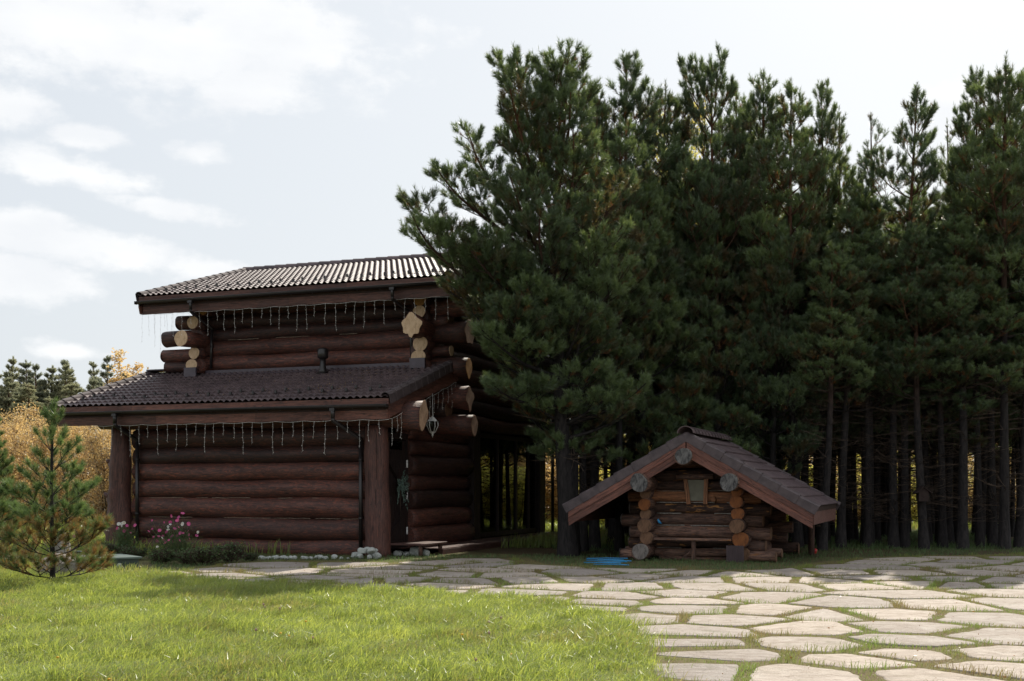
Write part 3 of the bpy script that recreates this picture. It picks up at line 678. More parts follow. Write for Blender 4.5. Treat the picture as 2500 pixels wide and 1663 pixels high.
# the big pine beside the cabin, with its long limbs reaching over the roof
def big_pine():
    p=Pine(7); p.sidestep=.19; p.step=.12; p.brown=.09; bx,by=gp(1388,1358)
    p.trunk(10.85,.19,(-.012,.004),.10,.014)
    def P3(px,py,t): return Vector(((px-1250)/FPX*t-bx,t-by,EYE+(HOR-py)/FPX*t))
    def limb(z,target,up=.25,bare=.3):
        s0=p.tr(z); d=P3(*target)-s0; L=d.length; p.branch(s0,d+Vector((0,0,-.12*L)),L*1.02,up,0,.03+.012*L,bare)
    for z,tg in ((5.6,(990,470,25.6)),(5.1,(965,575,25.2)),(5.3,(1040,600,25.0)),(6.6,(1090,345,26)),(6.2,(1050,430,25.4)),(7.9,(1232,150,26.4)),(7.4,(1222,230,25.6)),(6.9,(1210,320,26.8)),(5.0,(1085,650,25.0)),(4.8,(1095,700,25.3)),(5.0,(1110,600,24.8)),(5.0,(1180,640,24.6)),
                 (4.6,(1150,700,26)),(4.2,(1180,770,24.8)),(4.0,(1145,830,25.0)),(3.3,(1200,960,25.2)),(6.0,(1250,450,24.6)),(5.2,(1300,560,24.2)),(4.5,(1290,700,24.6)),
                 (8.3,(1230,130,26.2)),(8.7,(1420,130,26.3)),(8.2,(1410,230,25.6)),(7.0,(1450,330,25.4)),(6.2,(1500,430,25.0)),(5.3,(1500,560,24.8)),(4.7,(1530,660,25.2)),(4.1,(1420,760,24.9)),(3.6,(1480,760,25.6)),(3.2,(1440,900,25.6)),(2.9,(1500,960,25.6)),(2.9,(1580,940,26.0)),(2.6,(1540,1000,26.2)),(3.0,(1310,1000,25.8)),(5.0,(1120,650,27.2)),(4.6,(1150,740,27.6)),(4.2,(1120,810,26.2)),(3.7,(1190,880,26.6)),(4.4,(1230,720,27.4)),(3.3,(1190,960,27.2)),(3.8,(1250,820,26)),(5.4,(1180,600,27.5))):
        limb(z,tg)
    p.whorls(4.6,1.9,.45,5,.2,1.2,.55,.8); p.dead(2.0,4.4,26)
    me=p.meshes('big_pine',36,.11,.0095,seed=3)
    place_tree('pine_tree',me,(bx,by,0),0,(1,1,1),'big pine beside the cabin with limbs reaching over the tiled roof')
big_pine()
for (px,t,ty,pr,sx,lab) in ((1402,27.5,250,BUSHY[1],.92,'broad bushy pine growing close against the back of the big pine beside the cabin'),(1425,28.6,330,PROT[1],.75,'slim pine with thin trunk just right of the big pine beside the cabin'),
   (1512,28.6,260,PROT[2],.8,'pine whose trunk stands between the big pine and the shed under the left eave'),
): pine_at(px,t,ty,pr,lab,None,sx)
# young pine on the lawn, with brown lower needles
def young(name,X,Y,H,R,seed,label,brown=.35):
    p=Pine(seed); p.shoot=.13; p.step=.06; p.sidestep=.125; p.brown=.02
    p.trunk(H,.032,(.012,0),.02,.008)
    r=p.r; z=.16; a0=0
    while z<H-.3:
        f=z/H; L=R*(1-f)**1.0+.10; p.brown=max(0,brown*(1-f*2.0))
        for k in range(5):
            a=a0+k*1.257+r.uniform(-.25,.25); e=-.05+1.15*f**.9
            k0=len(p.T); p.branch(p.tr(z),Vector((math.cos(a)*math.cos(e),math.sin(a)*math.cos(e),math.sin(e))),L*r.uniform(.7,1.15),.5,1,.010,.34)
            if f<.28:
                for q in range(k0,len(p.T)):
                    if r.random()<.55: p.T[q]=r.uniform(.0,.25)
        a0+=.5; z+=.31*r.uniform(.9,1.1)
    for k in range(34): p.shoots(p.tr(H-.62+k*.018),Vector((r.uniform(-.45,.45),r.uniform(-.45,.45),1)),.10,.75)
    me=p.meshes(name,40,.09,.0048,M['needle_young'],seed)
    return place_tree('pine_tree',me,(X,Y,0),.6,(1,1,1),label)
young('young_pine',-6.96,18.1,2.80,.90,4,'young pine on the lawn with upright leader and browned lower needles')
young('young_pine_edge',-9.35,21.0,2.0,.9,5,'small pale green pine cut by the left edge, behind the young pine',.1)
young('young_pine_far',-15.7,35.5,4.2,1.3,6,'green pine before the far wood at the left edge, taller than the golden bushes',.0)

# far wood on the left
FAR=[]
for i in range(3):
    p=Pine(60+i); p.sidestep=.28; p.step=.20; p.shoot=.28; p.brown=.15; p.trunk(11,.13); p.whorls(1.2,2.3,.62,7,.1,1.0,.78,.85,.5); FAR.append(p.meshes('far_pine',24,.14,.030,M['needle_hazed'],seed=60+i))
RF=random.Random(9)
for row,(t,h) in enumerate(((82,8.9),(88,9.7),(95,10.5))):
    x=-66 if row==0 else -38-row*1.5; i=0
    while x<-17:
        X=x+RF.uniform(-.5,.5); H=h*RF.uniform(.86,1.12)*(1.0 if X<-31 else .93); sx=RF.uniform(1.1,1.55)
        place_tree('pine_tree',FAR[RF.randrange(3)],(X,t+RF.uniform(-2,2),-.05),RF.uniform(0,6),(sx,sx,H/11),'pale haze tinted pine in the far wood left of the cabin','tree','pines of the far wood'); x+=RF.uniform(.95,1.5)*(1.9 if X<-40 else 1)

# leafy bushes and birches
def leafy(seed,H,R,nl,leaf,m,base=.1,stems=7,spread=.5,bark=None,dens_top=1.0,tone=(0,1)):
    r=random.Random(seed); w=MB(); P=[]
    for s_ in range(stems):
        a=r.random()*6.28; o=Vector((math.cos(a),math.sin(a),0))*r.random()*R*.35
        d=Vector((math.cos(a)*spread*r.random(),math.sin(a)*spread*r.random(),1)).normalized(); hh=H*r.uniform(.7,1); pts=[o]; c=d
        n=max(9,int(H/.32)) if stems<6 else 9
        for i in range(n):
            c=(c+Vector((r.uniform(-.1,.1),r.uniform(-.1,.1),.08))).normalized(); pts.append(pts[-1]+c*hh/n)
        w.tube(pts,[.02*H/4*(1-.9*i/n)+.004 for i in range(n+1)],4,cap=False)
        for i in range(1,n+1):
            for k in range(5):
                if pts[i].z<base*H: continue
                f=i/n; a=r.random()*6.28; L=R*(1-.65*f)*r.uniform(.3,.75); dd=Vector((math.cos(a),math.sin(a),r.uniform(.2,1.2))).normalized(); q=pts[i]+dd*L
                w.tube([pts[i],pts[i]+dd*L*.5+Vector((0,0,.02)),q],[.007,.005,.002],3,cap=False); P.append((pts[i],q))
    rg_=np.random.default_rng(seed); A=np.array([p[0] for p in P]); B=np.array([p[1] for p in P]); k=rg_.integers(0,len(P),nl); f=rg_.uniform(.25,1.05,nl)[:,None]
    C=A[k]*(1-f)+B[k]*f+rg_.normal(size=(nl,3))*R*.055
    cl=rg_.random(len(P))[k]
    X=rg_.normal(size=(nl,3)); X/=np.linalg.norm(X,axis=1,keepdims=True); Y=np.cross(X,rg_.normal(size=(nl,3))); Y/=np.linalg.norm(Y,axis=1,keepdims=True)
    s_=leaf*rg_.uniform(.6,1.2,nl)[:,None]; V=np.stack([C-X*s_,C+Y*s_*.55,C+X*s_,C-Y*s_*.55],1).reshape(-1,3)
    T=np.clip(tone[0]+(tone[1]-tone[0])*(cl*.6+rg_.random(nl)*.4),0,1)
    cm=npmesh('foliage',V,[np.arange(nl*4).reshape(-1,4)],m,np.repeat(T,4))
    tm=bpy.data.meshes.new('stems'); tm.from_pydata(w.v,[],w.f); tm.materials.append(bark or M['twig'])
    return tm,cm
GB=[leafy(100+i,4.0,1.9,15000,.042,M['gold'],.08,9,.7) for i in range(3)]
YG=[leafy(110+i,5.0,2.0,11000,.055,M['yellowgreen'],.05,9,.6) for i in range(3)]
RB=random.Random(4)
for row,(t,h) in enumerate(((41,1.0),(45,1.08),(49.5,1.2))):
    x=-t*.4286-(8 if row==2 else 1.5)
    while x<-t*.4286+11.5:
        place_tree('golden_bush',GB[RB.randrange(3)],(x+RB.uniform(-.4,.4),t+RB.uniform(-1,1),0),RB.uniform(0,6),(1,1,h*RB.uniform(.88,1.05)),'golden leaved shrub in the thicket left of the cabin','shrub','golden shrubs of the thicket',('stems','foliage')); x+=RB.uniform(1.5,2.1)
bt=leafy(130,8.2,1.35,6500,.06,M['gold'],.2,4,.16,M['birchbark'],tone=(.3,1))
place_tree('birch_tree',bt,((322-1250)/FPX*52,52,0),0,(1.35,1.35,1.0),'slender golden birch rising behind the left end of the cabin roof','tree',None,('trunk','crown'))
bt2=leafy(131,13.2,2.0,7000,.055,M['yellowgreen'],.45,4,.12,M['birchbark'],tone=(.5,1))
place_tree('birch_tree',bt2,((1660-1250)/FPX*34,34,0),1,(.85,.85,1.10),'yellow green birch whose leafy top rises above the middle of the pine grove','tree',None,('trunk','crown'))
for row,(t,h) in enumerate(((46,.6),(49.5,.9),(54,1.3))):
    x=-2.0
    while x<t*.4286+3:
        place_tree('leafy_bush',(YG if RB.random()<.7 else GB)[RB.randrange(3)],(x+RB.uniform(-.5,.5),t+RB.uniform(-1,1),0),RB.uniform(0,6),(1.1,1.1,h*RB.uniform(.8,1.15)),'sunlit yellow green bush seen between the pine trunks','shrub','sunlit bushes beyond the pine trunks',('stems','foliage')); x+=RB.uniform(1.9,2.7)
for (x,t,k,lab) in ((-.3,43,1.25,'golden bush in the gap between the glazed corner and the big pine, nearer one'),(.6,47,1.5,'tall golden bush in the gap between the glazed corner and the big pine, farther one')):
    place_tree('golden_bush',GB[1],(x,t,0),2,(1.1,1.1,k),lab,'shrub',None,('stems','foliage'))

# ------------------------------------------------------------------ the cabin
HX,HY=gp(922,1358)
house=empty('log_cabin',(HX,HY,0),-TH,'dark brown two storey log cabin with tiled roofs on the left','cabin')
RL=random.Random(31)
def logtube(mb,p0,p1,r0,r1=None,n=16,tone=None,mi=0,wob=.018,sh0=None,sh1=None,flare=.5,segs=None):
    """a log from p0 to p1; sh0/sh1: outline (angle->factor) of an irregular end"""
    p0=Vector(p0);p1=Vector(p1); L=(p1-p0).length; r1=r1 or r0; k=segs or max(3,int(L/.35)); d=(p1-p0).normalized()
    side=d.cross(Vector((0,0,1))); side=side.normalized() if side.length>.1 else Vector((1,0,0)); up=side.cross(d)
    pts=[];rs_=[];w1,w2,w3=(RL.uniform(0,6) for _ in range(3))
    ts=[i/k for i in range(k+1)]
    for t in ts:
        pts.append(p0.lerp(p1,t)+up*wob*math.sin(w1+t*L*1.7)+side*wob*math.sin(w2+t*L*1.3)); rs_.append((r0+(r1-r0)*t)*(1+.03*math.sin(w3+t*L*2.3)))
    ph=[RL.uniform(0,6) for _ in range(3)]
    def shape(a,i):
        t=ts[i]; f=1+.025*math.sin(2*a+ph[0]+t*L*.7)+.018*math.sin(5*a+ph[1]+t*L*.9)
        if sh0: g=max(0,1-t*L/flare); f*=1+(sh0(a)-1)*g*g*(3-2*g)
        if sh1: g=max(0,1-(1-t)*L/flare); f*=1+(sh1(PI-a)-1)*g*g*(3-2*g)
        return f
    mb.tube(pts,rs_,n,mi,RL.random() if tone is None else tone,True,True,shape)
def endcap(parent,c,axis,r,m,shape=None,name='log_end',th=.012,label=None,n=28):
    """sawn face of a log: a shallow disc with its own centre; axis 'front' (-v) 'right' (+u) 'left' (-u)"""
    vs=[];rng_=random.Random(hash((round(c[0]*100),round(c[2]*100)))&0xffff); ph=rng_.uniform(0,6)
    for z,k in ((0,1.0),(th*.6,1.0),(th,.965)):
        for i in range(n):
            a=2*PI*i/n; rr=r*k*(shape(a) if shape else 1+.03*math.sin(2*a+ph)+.02*math.sin(3*a+2*ph)); vs.append((math.cos(a)*rr,math.sin(a)*rr,z))
    vs.append((0,0,th)); fs=[(k*n+i,k*n+(i+1)%n,(k+1)*n+(i+1)%n,(k+1)*n+i) for k in range(2) for i in range(n)]+[(2*n+i,2*n+(i+1)%n,3*n) for i in range(n)]
    mb=MB(); mb.add(vs,fs)
    rot={'front':(rad(90),0,0),'right':(rad(90),0,rad(90)),'left':(rad(90),0,rad(-90))}[axis]
    o=mb.build(name,m,parent,c,rot)
    if label: o['label']=label
    return o
def lobes(*args,base=1):
    """outline with lobes: (angle in degrees, width, gain)"""
    def f(a):
        v=base
        for (d,w,g) in args:
            x=(a-rad(d)+PI)%(2*PI)-PI; v+=g*math.exp(-(x/w)**2)
        return v
    return f
def wall_logs(name,parent,axis,a0,a1,off,bounds,m,zs=.5,n=16,rk=1.12):
    """stack of logs between z bounds; axis 'u' or 'v'"""
    mb=MB(); 
    for z0,z1 in zip(bounds[:-1],bounds[1:]):
        r=(z1-z0)/2*rk; zc=(z0+z1)/2; k=RL.uniform(.97,1.03); k2=RL.uniform(.97,1.03); dz=RL.uniform(-.008,.008)
        if axis=='u': logtube(mb,(a0,off,zc-dz),(a1,off,zc+dz),r*k,r*k2,n)
        else: logtube(mb,(off,a0,zc-dz),(off,a1,zc+dz),r*k,r*k2,n)
    return mb.build(name,m,parent)
def joints(parent,axis,a0,a1,off,zs,m,name='joint_fibre',h=.012,seed=0):
    mb=MB(); r=random.Random(seed)
    for z in zs:
        a=a0
        while a<a1-.1:
            L=r.uniform(.3,1.3); b=min(a+L,a1); k=int((b-a)/.1)+2; pts=[]
            for i in range(k):
                t=a+(b-a)*i/(k-1); zz=z+r.uniform(-.006,.006); oo=off+r.uniform(-.006,.006); pts.append((t,oo,zz) if axis=='u' else (oo,t,zz))
            mb.tube(pts,[h*r.uniform(.5,1) for _ in pts],5)
            a=b+r.uniform(.05,.9)
    return mb.build(name,m,parent)
# --- lower storey, front
FB=[-.10,.33,.82,1.285,1.70,2.10,2.47,2.93]
fw=wall_logs('front_wall',house,'u',-6.62,-.16,.20,FB,M['log_u'])
joints(fw,'u',-6.2,-.5,.045,(.82,1.285),M['caulk'],h=.008,seed=2)
mb=MB(); mb.box((-3.4,.16,-.02),(6.2,.12,.14)); mb.build('sill_board',M['log_u'],house)
# corner posts
def post(name,u,v,r0,r1,z1,knobs=(),seed=0):
    mb=MB(); r=random.Random(seed); k=22; ph=[r.uniform(0,6) for _ in range(4)]; pts=[];rr=[]
    for i in range(k):
        f=i/(k-1); pts.append((u+.02*math.sin(ph[0]+f*4),v,-.05+f*(z1+.05))); rr.append(r1+(r0-r1)*(1-f)**2+.012*math.sin(f*14+ph[1]))
    def shape(a,i):
        z=pts[i][2]; v_=1+.03*math.sin(3*a+ph[2])+.02*math.sin(7*a+ph[3])
        for (ka,kz,kw,kg) in knobs:
            x=(a-rad(ka)+PI)%(2*PI)-PI; v_+=kg*math.exp(-(x/.38)**2)*math.exp(-((z-kz)/kw)**2)
        return v_
    mb.tube(pts,rr,28,0,.6,True,True,shape); return mb.build(name,M['log_z'],house)
o=post('corner_post',0,0,.30,.262,2.9,(),3)
mb=MB()
for (a,z0,z1) in ((-1.9,.3,2.6),(-1.25,.1,1.5),(-1.2,1.7,2.7)):
    c=[(math.cos(a)*.268+.004*math.sin(z*7),math.sin(a)*.268,z0+(z1-z0)*i/9) for i,z in enumerate(range(10))]; mb.tube(c,[.004]*10,4)
mb.build('drying_crack',M['void'],o)
# tube frame: angle 90 deg points to +x of the ring, measured empirically; knobs stick out to the left (-u)
lp=post('corner_post',-7.0,0,.36,.235,2.95,((270,2.10,.09,.42),(270,1.28,.16,.55),(270,.60,.20,.75),(190,1.40,.10,.30),(270,1.75,.25,.16),(90,.9,.4,.12),(90,2.2,.4,.10)),5)
lp['label']='knobbly left corner post with branch stubs'
mb=MB(); mb.tube([(-7.22,-.02,2.12),(-7.33,-.03,2.17),(-7.36,-.03,2.16)],[.07,.055,.05],10); mb.tube([(-7.24,-.02,1.30),(-7.37,-.04,1.33),(-7.44,-.04,1.40)],[.09,.06,.025],10)
mb.tube([(-7.28,-.02,.55),(-7.42,-.04,.62),(-7.47,-.04,.66)],[.13,.07,.03],10); mb.tube([(-6.98,-.2,1.4),(-6.98,-.27,1.41)],[.07,.06],10); mb.build('branch_stub',M['log_z'],lp)
# header log across the front, with its big irregular end
SH1=lobes((80,.42,.38),(255,.42,.62),(225,.35,.22),(20,.3,.08),base=.80)
mb=MB(); logtube(mb,(-7.55,0,3.16),(1.12,0,3.14),.21,.27,18,.5,sh1=SH1,flare=.9); mb.build('header_log',M['log_u'],house)
endcap(house,(1.125,0,3.14),'right',.275,M['end_tan'],SH1,label='tall irregular sawn burl end of the porch header log')
# --- side wall (runs back along v)
SB=[.08,.59,1.03,1.46,1.82,2.29,2.66,3.02]
wall_logs('side_wall',house,'v',1.58,5.25,-.13,SB,M['log_v'])
mb=MB(); mb.box((-.10,1.50,1.4),(.20,.09,2.75)); mb.box((-.10,.36,1.4),(.20,.10,2.75)); mb.box((-.10,.93,2.72),(.20,1.10,.14)); dfr=mb.build('door_frame',M['door'],house)
mb=MB(); mb.box((-.06,.93,1.36),(.06,1.04,2.52)); 
for k in range(8): mb.box((-.022,.47+k*.131,1.36),(.016,.122,2.5))
mb.box((-.008,.93,2.22),(.02,1.0,.14)); mb.box((-.008,.93,.22),(.02,1.0,.16)); mb.beam((.004,.45,.3),(.004,1.4,1.25),.02,.11,(1,0,0)); mb.beam((.004,.45,2.1),(.004,1.4,1.35),.02,.11,(1,0,0)); mb.box((-.008,.93,1.3),(.02,1.0,.12))
door=mb.build('door',M['door'],house)
mb=MB(); mb.tube([(.02,.5,1.15),(.07,.5,1.15),(.07,.5,1.32),(.02,.5,1.32)],.010,6); mb.build('door_handle',M['gutter'],door)
mb=MB(); mb.box((-.004,.93,2.50),(.01,.6,.2)); mb.build('door_pane',M['glass'],door)
for z in (2.08,1.32,.52):
    mb=MB(); mb.box((.03,1.43,z),(.02,.035,.17)); mb.tube([(.045,1.43,z-.09),(.045,1.43,z+.09)],.010,8); mb.build('door_hinge',M['hinge'],door)
# deck and step
mb=MB()
for k in range(9): mb.box((-.02+k*.13,6.2,.125),(.122,10.3,.03),tone=RL.random())
mb.box((1.10,6.2,.06),(.03,10.3,.12)); mb.build('deck',M['deckw'],house)
# second cross wall: dark post and projecting porch logs
mb=MB(); mb.box((.03,5.47,1.6),(.22,.44,3.2)); mb.build('square_post',M['door'],house)
mb=MB(); mb.box((.02,10.75,1.6),(.22,.5,3.2)); mb.build('square_post',M['door'],house)
# glazed wall
gw=MB(); 
for v in (5.78,7.24,8.71,9.76,10.45): gw.box((0,v,1.6),(.10,.09,2.75))
gw.box((0,8.1,.24),(.10,4.9,.12)); gw.box((0,8.1,2.93),(.10,4.9,.12)); glz=gw.build('glazing_frame',M['door'],house)
for a,b in ((5.78,7.24),(7.24,8.71),(8.71,9.76),(9.76,10.45)):
    mb=MB(); mb.box((0,(a+b)/2,1.585),(.012,b-a-.09,2.57)); mb.build('pane',M['glass'],glz)
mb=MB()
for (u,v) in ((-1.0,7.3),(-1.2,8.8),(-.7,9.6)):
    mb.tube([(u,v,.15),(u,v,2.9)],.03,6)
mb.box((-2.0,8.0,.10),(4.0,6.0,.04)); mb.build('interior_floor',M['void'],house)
# upper side wall above the glazing and porch
USB=[3.05,3.42,3.80,4.20,4.62,5.0,5.38,5.78,6.15]
wall_logs('upper_side_wall',house,'v',2.2,11.0,-.02,USB,M['log_v'],n=14)
# gable triangle of the right end
mb=MB()
for i in range(4):
    z0=6.15+i*.38; half=4.75-(i+.6)*1.2
    if half>.3: logtube(mb,(-.02,6.3-half,z0+.19),(-.02,6.3+half,z0+.19),.2,.2,14)
mb.build('gable_wall',M['log_v'],house)
# back and left walls, plain log stacks
wall_logs('back_wall',house,'u',-6.4,0,10.9,[.05,.45,.85,1.25,1.65,2.05,2.45,2.85,3.25,3.65,4.05,4.45,4.85,5.25,5.65,6.05],M['log_u'],n=10)
wall_logs('left_wall',house,'v',.2,10.9,-6.4,[.05,.45,.85,1.25,1.65,2.05,2.45,2.85,3.25],M['log_v'],n=10)
wall_logs('left_wall_top',house,'v',3.1,10.9,-6.4,[3.25,3.65,4.05,4.45],M['log_v'],n=10)
wall_logs('upper_left_wall',house,'v',2.25,10.9,-6.42,[4.50,4.87,5.2,5.6,5.97,6.3],M['log_v'],n=14)
mb=MB()
for i in range(4):
    z0=6.15+i*.38; half=4.75-(i+.6)*1.2
    if half>.3: logtube(mb,(-6.42,6.3-half,z0+.19),(-6.42,6.3+half,z0+.19),.2,.2,12)
mb.build('gable_wall',M['log_v'],house)
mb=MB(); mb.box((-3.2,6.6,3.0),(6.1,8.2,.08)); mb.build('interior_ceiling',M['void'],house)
# --- upper storey, front wall
UB=[4.16,4.56,4.94,5.34,5.66,5.98,6.3]
ufw=wall_logs('upper_front_wall',house,'u',-6.42,-.02,2.66,UB,M['log_u'])
joints(ufw,'u',-5.6,-1.0,2.475,(5.335,),M['caulk'],h=.009,seed=5); 
# logs projecting to the right, left and front at the corners
mb=MB()
def proj_log(mb_,p0,p1,r0,r1,sh=None,fl=.6): logtube(mb_,p0,p1,r0,r1,18,RL.random(),sh1=sh,flare=fl)
BURL=lobes((60,.35,.25),(115,.3,.12),(180,.35,.2),(240,.3,.25),(300,.3,.22),(0,.3,.12),base=.92)
STAR=lobes((95,.42,.36),(10,.36,.26),(165,.40,.24),(265,.20,.42),(310,.28,.22),(220,.30,.26),base=.80)
ROUND=lambda a:1+.04*math.sin(2*a+1)+.03*math.sin(3*a)
R_=[(1.10,5.27,.29,BURL,'end_brown'),(1.09,5.87,.24,None,'end_brown'),(.60,5.56,.19,None,'end_brown'),(.62,4.83,.13,None,'end_pale'),(1.08,4.42,.24,lobes((90,.6,.1),(270,.3,.45),base=.8),'end_amber'),
    (1.10,3.68,.25,lobes((95,.35,.35),(10,.4,.35),(190,.35,.25),(272,.28,.65),base=.78),'end_brown'),(.55,3.41,.21,None,'end_brown'),(1.22,3.02,.23,lobes((90,.6,.22),(270,.6,.32),(20,.4,.1),base=.85),'end_brown')]
for (u,z,r,sh,em) in R_:
    mb=MB(); proj_log(mb,(-.05,2.66,z),(u,2.66,z),min(r,.22),r,sh or ROUND); mb.build('projecting_log',M['log_u'],house)
    endcap(house,(u+.002,2.66,z),'right',r*1.0,M[em],sh or ROUND)
for (u,z,r) in ((-7.63,5.45,.225),(-7.70,5.02,.18),(-7.62,4.70,.14),(-7.22,5.86,.19)):
    mb=MB(); logtube(mb,(-6.4,2.66,z),(u,2.66,z),min(r,.2),r,16,sh1=lobes((30,.5,.12),(200,.5,.1),(120,.4,.06),base=.95)); mb.build('projecting_log',M['log_u'],house)
    endcap(house,(u-.002,2.66,z),'left',r*.97,M['end_brown'],lobes((150,.5,.12),(340,.5,.1),base=.95))
mb=MB(); mb.box((-7.2,1.9,6.12),(1.3,.14,.17)); mb.build('rafter_end',M['log_u'],house)
for (u,v,z,r,sh,em) in ((.04,2.12,6.03,.165,None,'end_amber'),(.02,2.12,5.73,.160,None,'end_pale'),(.10,1.55,5.34,.265,STAR,'end_pale'),(.05,2.12,4.96,.185,None,'end_pale'),(.0,2.12,4.64,.185,None,'end_pale'),
        (-6.42,2.12,5.79,.165,None,'end_pale'),(-6.36,1.55,5.31,.20,lobes((60,.5,.08),(250,.4,.12),(170,.5,.06),base=.97),'end_pale'),(-6.38,2.12,4.99,.155,None,'end_pale'),(-6.46,2.12,4.68,.165,None,'end_pale'),(-6.10,2.14,6.1,.13,None,'end_amber')):
    mb=MB(); proj_log(mb,(u,3.2,z),(u,v,z),min(r,.2),r,sh or ROUND,.9); mb.build('projecting_log',M['log_v'],house)
    endcap(house,(u,v-.002,z),'front',r*1.0,M[em],sh or ROUND,label='star shaped pale burl end above the porch roof' if sh is STAR else None)
# boxes of flashing where the lowest upper logs meet the lower roof
for u,w in ((.0,.40),(-6.46,.36)):
    mb=MB(); mb.box((u,2.07,4.50),(w,.06,.24)); mb.build('flashing_box',M['flash'],house)
# --- roofs
SL=.30; CA=math.cos(math.atan(SL)); SA=math.sin(math.atan(SL))
def tiled(name,parent,u0,u1,v0,z0,v1,slope,m,period=.165,course=.34,amp=.042,flip=False,und=None):
    """corrugated tile slope rising from (v0,z0) towards v1"""
    ang=math.atan(slope); sgn=1 if v1>v0 else -1; Ltot=abs(v1-v0)/math.cos(ang); nc=int(round(Ltot/course)); c=Ltot/nc
    nu=int((u1-u0)/period*8); U=np.linspace(u0,u1,nu+1); wave=amp*(0.5+0.5*np.cos(2*PI*(U-u0)/period))**.8
    rows=[]
    for k in range(nc):
        for f,h,wm in ((0.0,.0,.42),(0.0,.024,1.22),(.5,.012,.85),(1.0,.0,.42)):
            if k==0 and f==0 and h==0: h=.018; wm=1.15
            s=(k+f)*c; off=h+wave*wm
            y=v0+sgn*(s*math.cos(ang)-off*math.sin(ang)); z=z0+s*math.sin(ang)+off*math.cos(ang)
            rows.append(np.c_[U,y+0*U,z])
    V=np.concatenate(rows); nr=len(rows); i=np.arange(nr-1)[:,None]*(nu+1); j=np.arange(nu)[None,:]
    a=(i+j).ravel(); F=np.c_[a,a+1,a+nu+2,a+nu+1]
    if sgn<0: F=F[:,::-1]
    colid=((U-u0)/period).astype(int); rt=np.random.default_rng(int(abs(u0*10)+abs(v0*10))); T=np.concatenate([rt.random(colid.max()+2)[colid] if q%4 else rt.random(colid.max()+2)[colid] for q in range(nr)])
    me=npmesh(name,V,[F],m,T,True); 
    o=link(name,me,parent); 
    o.modifiers.new('edges','EDGE_SPLIT').split_angle=rad(50)
    return o
def rake_caps(name,parent,u,v0,z0,v1,slope,m,w=.16,course=.34,side=1,drop=.15):
    ang=math.atan(slope); sgn=1 if v1>v0 else -1; L=abs(v1-v0)/math.cos(ang); nc=int(round(L/course)); c=L/nc; mb=MB()
    for k in range(nc):
        for_a=[]
        prof=[(-w,.0),(-w*.9,.055),(-w*.45,.085),(-.01,.075),(.028,.03),(.03,-drop)]
        for f,ex in ((0,.022),(1.06,.0)):
            s=(k+f)*c
            for (a,h) in prof:
                hh=h+ex*(1 if h>-.01 else 0)+.03; aa=a*side+(ex*.6*side if a>0 else 0)
                for_a.append((u+aa,v0+sgn*(s*math.cos(ang)-hh*math.sin(ang)),z0+s*math.sin(ang)+hh*math.cos(ang)))
        n_=len(prof); base=[tuple(x) for x in for_a]
        inner=[(x-side*.012,y,z-.012) for x,y,z in base]
        vs=base+inner; fs=[]
        for i in range(n_-1):
            fs.append((i,i+1,n_+i+1,n_+i)); fs.append((2*n_+i,3*n_+i,3*n_+i+1,2*n_+i+1)); fs.append((i,2*n_+i,2*n_+i+1,i+1)); fs.append((n_+i,n_+i+1,3*n_+i+1,3*n_+i))
        mb.add(vs,fs,0,RL.random(),False)
    return mb.build(name,m,parent)
def ridge_caps(name,parent,u0,u1,v,z,m,r=.12,course=.38):
    nc=int(round((u1-u0)/course)); c=(u1-u0)/nc; mb=MB()
    for k in range(nc):
        a=u0+k*c; prof=[(math.cos(t*PI/8),math.sin(t*PI/8)) for t in range(9)]; vs=[]
        for x,rr in ((a-.03,r*1.12),(a+c,r*.95)):
            for R2 in (rr,rr-.014): vs+=[(x,v+p*R2,z+q*R2*.85) for p,q in prof]
        n_=9; fs=[]
        for i in range(8):
            fs+=[(i,i+1,2*n_+i+1,2*n_+i),(n_+i,3*n_+i,3*n_+i+1,n_+i+1),(i,n_+i,n_+i+1,i+1),(2*n_+i,2*n_+i+1,3*n_+i+1,3*n_+i)]
        mb.add(vs,fs,0,RL.random())
    return mb.build(name,m,parent)
def guards(roof,u0,u1,v0,z0,n):
    me=None
    for k in range(n):
        for j,(du,s) in enumerate(((.0,.62),(.10,.90))):
            u=u0+(u1-u0)*k/(n-1)+du; v=v0+s*CA; z=z0+s*SA+.055
            if me is None:
                mb=MB(); mb.box((0,0,0),(.025,.16,.012),0,0,math.atan(SL)); mb.box((0,-.05,.03),(.05,.012,.07)); mb.box((0,-.02,.035),(.012,.07,.05)); o=mb.build('snow_guard',M['gutter'],roof,(u,v,z)); me=o.data
            else: link('snow_guard',me,roof,(u,v,z))
def roof_set(u0,u1,v0,z0,v1,name):
    rf=tiled(name,house,u0,u1,v0,z0,v1,SL,M['tile'])
    # sheathing under the tiles
    mb=MB(); zz=lambda v:z0+(v-v0)*SL
    vs=[(u0+.03,v0+.03,zz(v0)-.02),(u1-.03,v0+.03,zz(v0)-.02),(u1-.03,v1,zz(v1)-.02),(u0+.03,v1,zz(v1)-.02)]; vs+=[(x,y,z-.10) for x,y,z in vs]
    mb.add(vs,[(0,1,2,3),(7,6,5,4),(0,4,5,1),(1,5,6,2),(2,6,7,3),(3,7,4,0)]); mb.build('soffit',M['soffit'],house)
    return rf
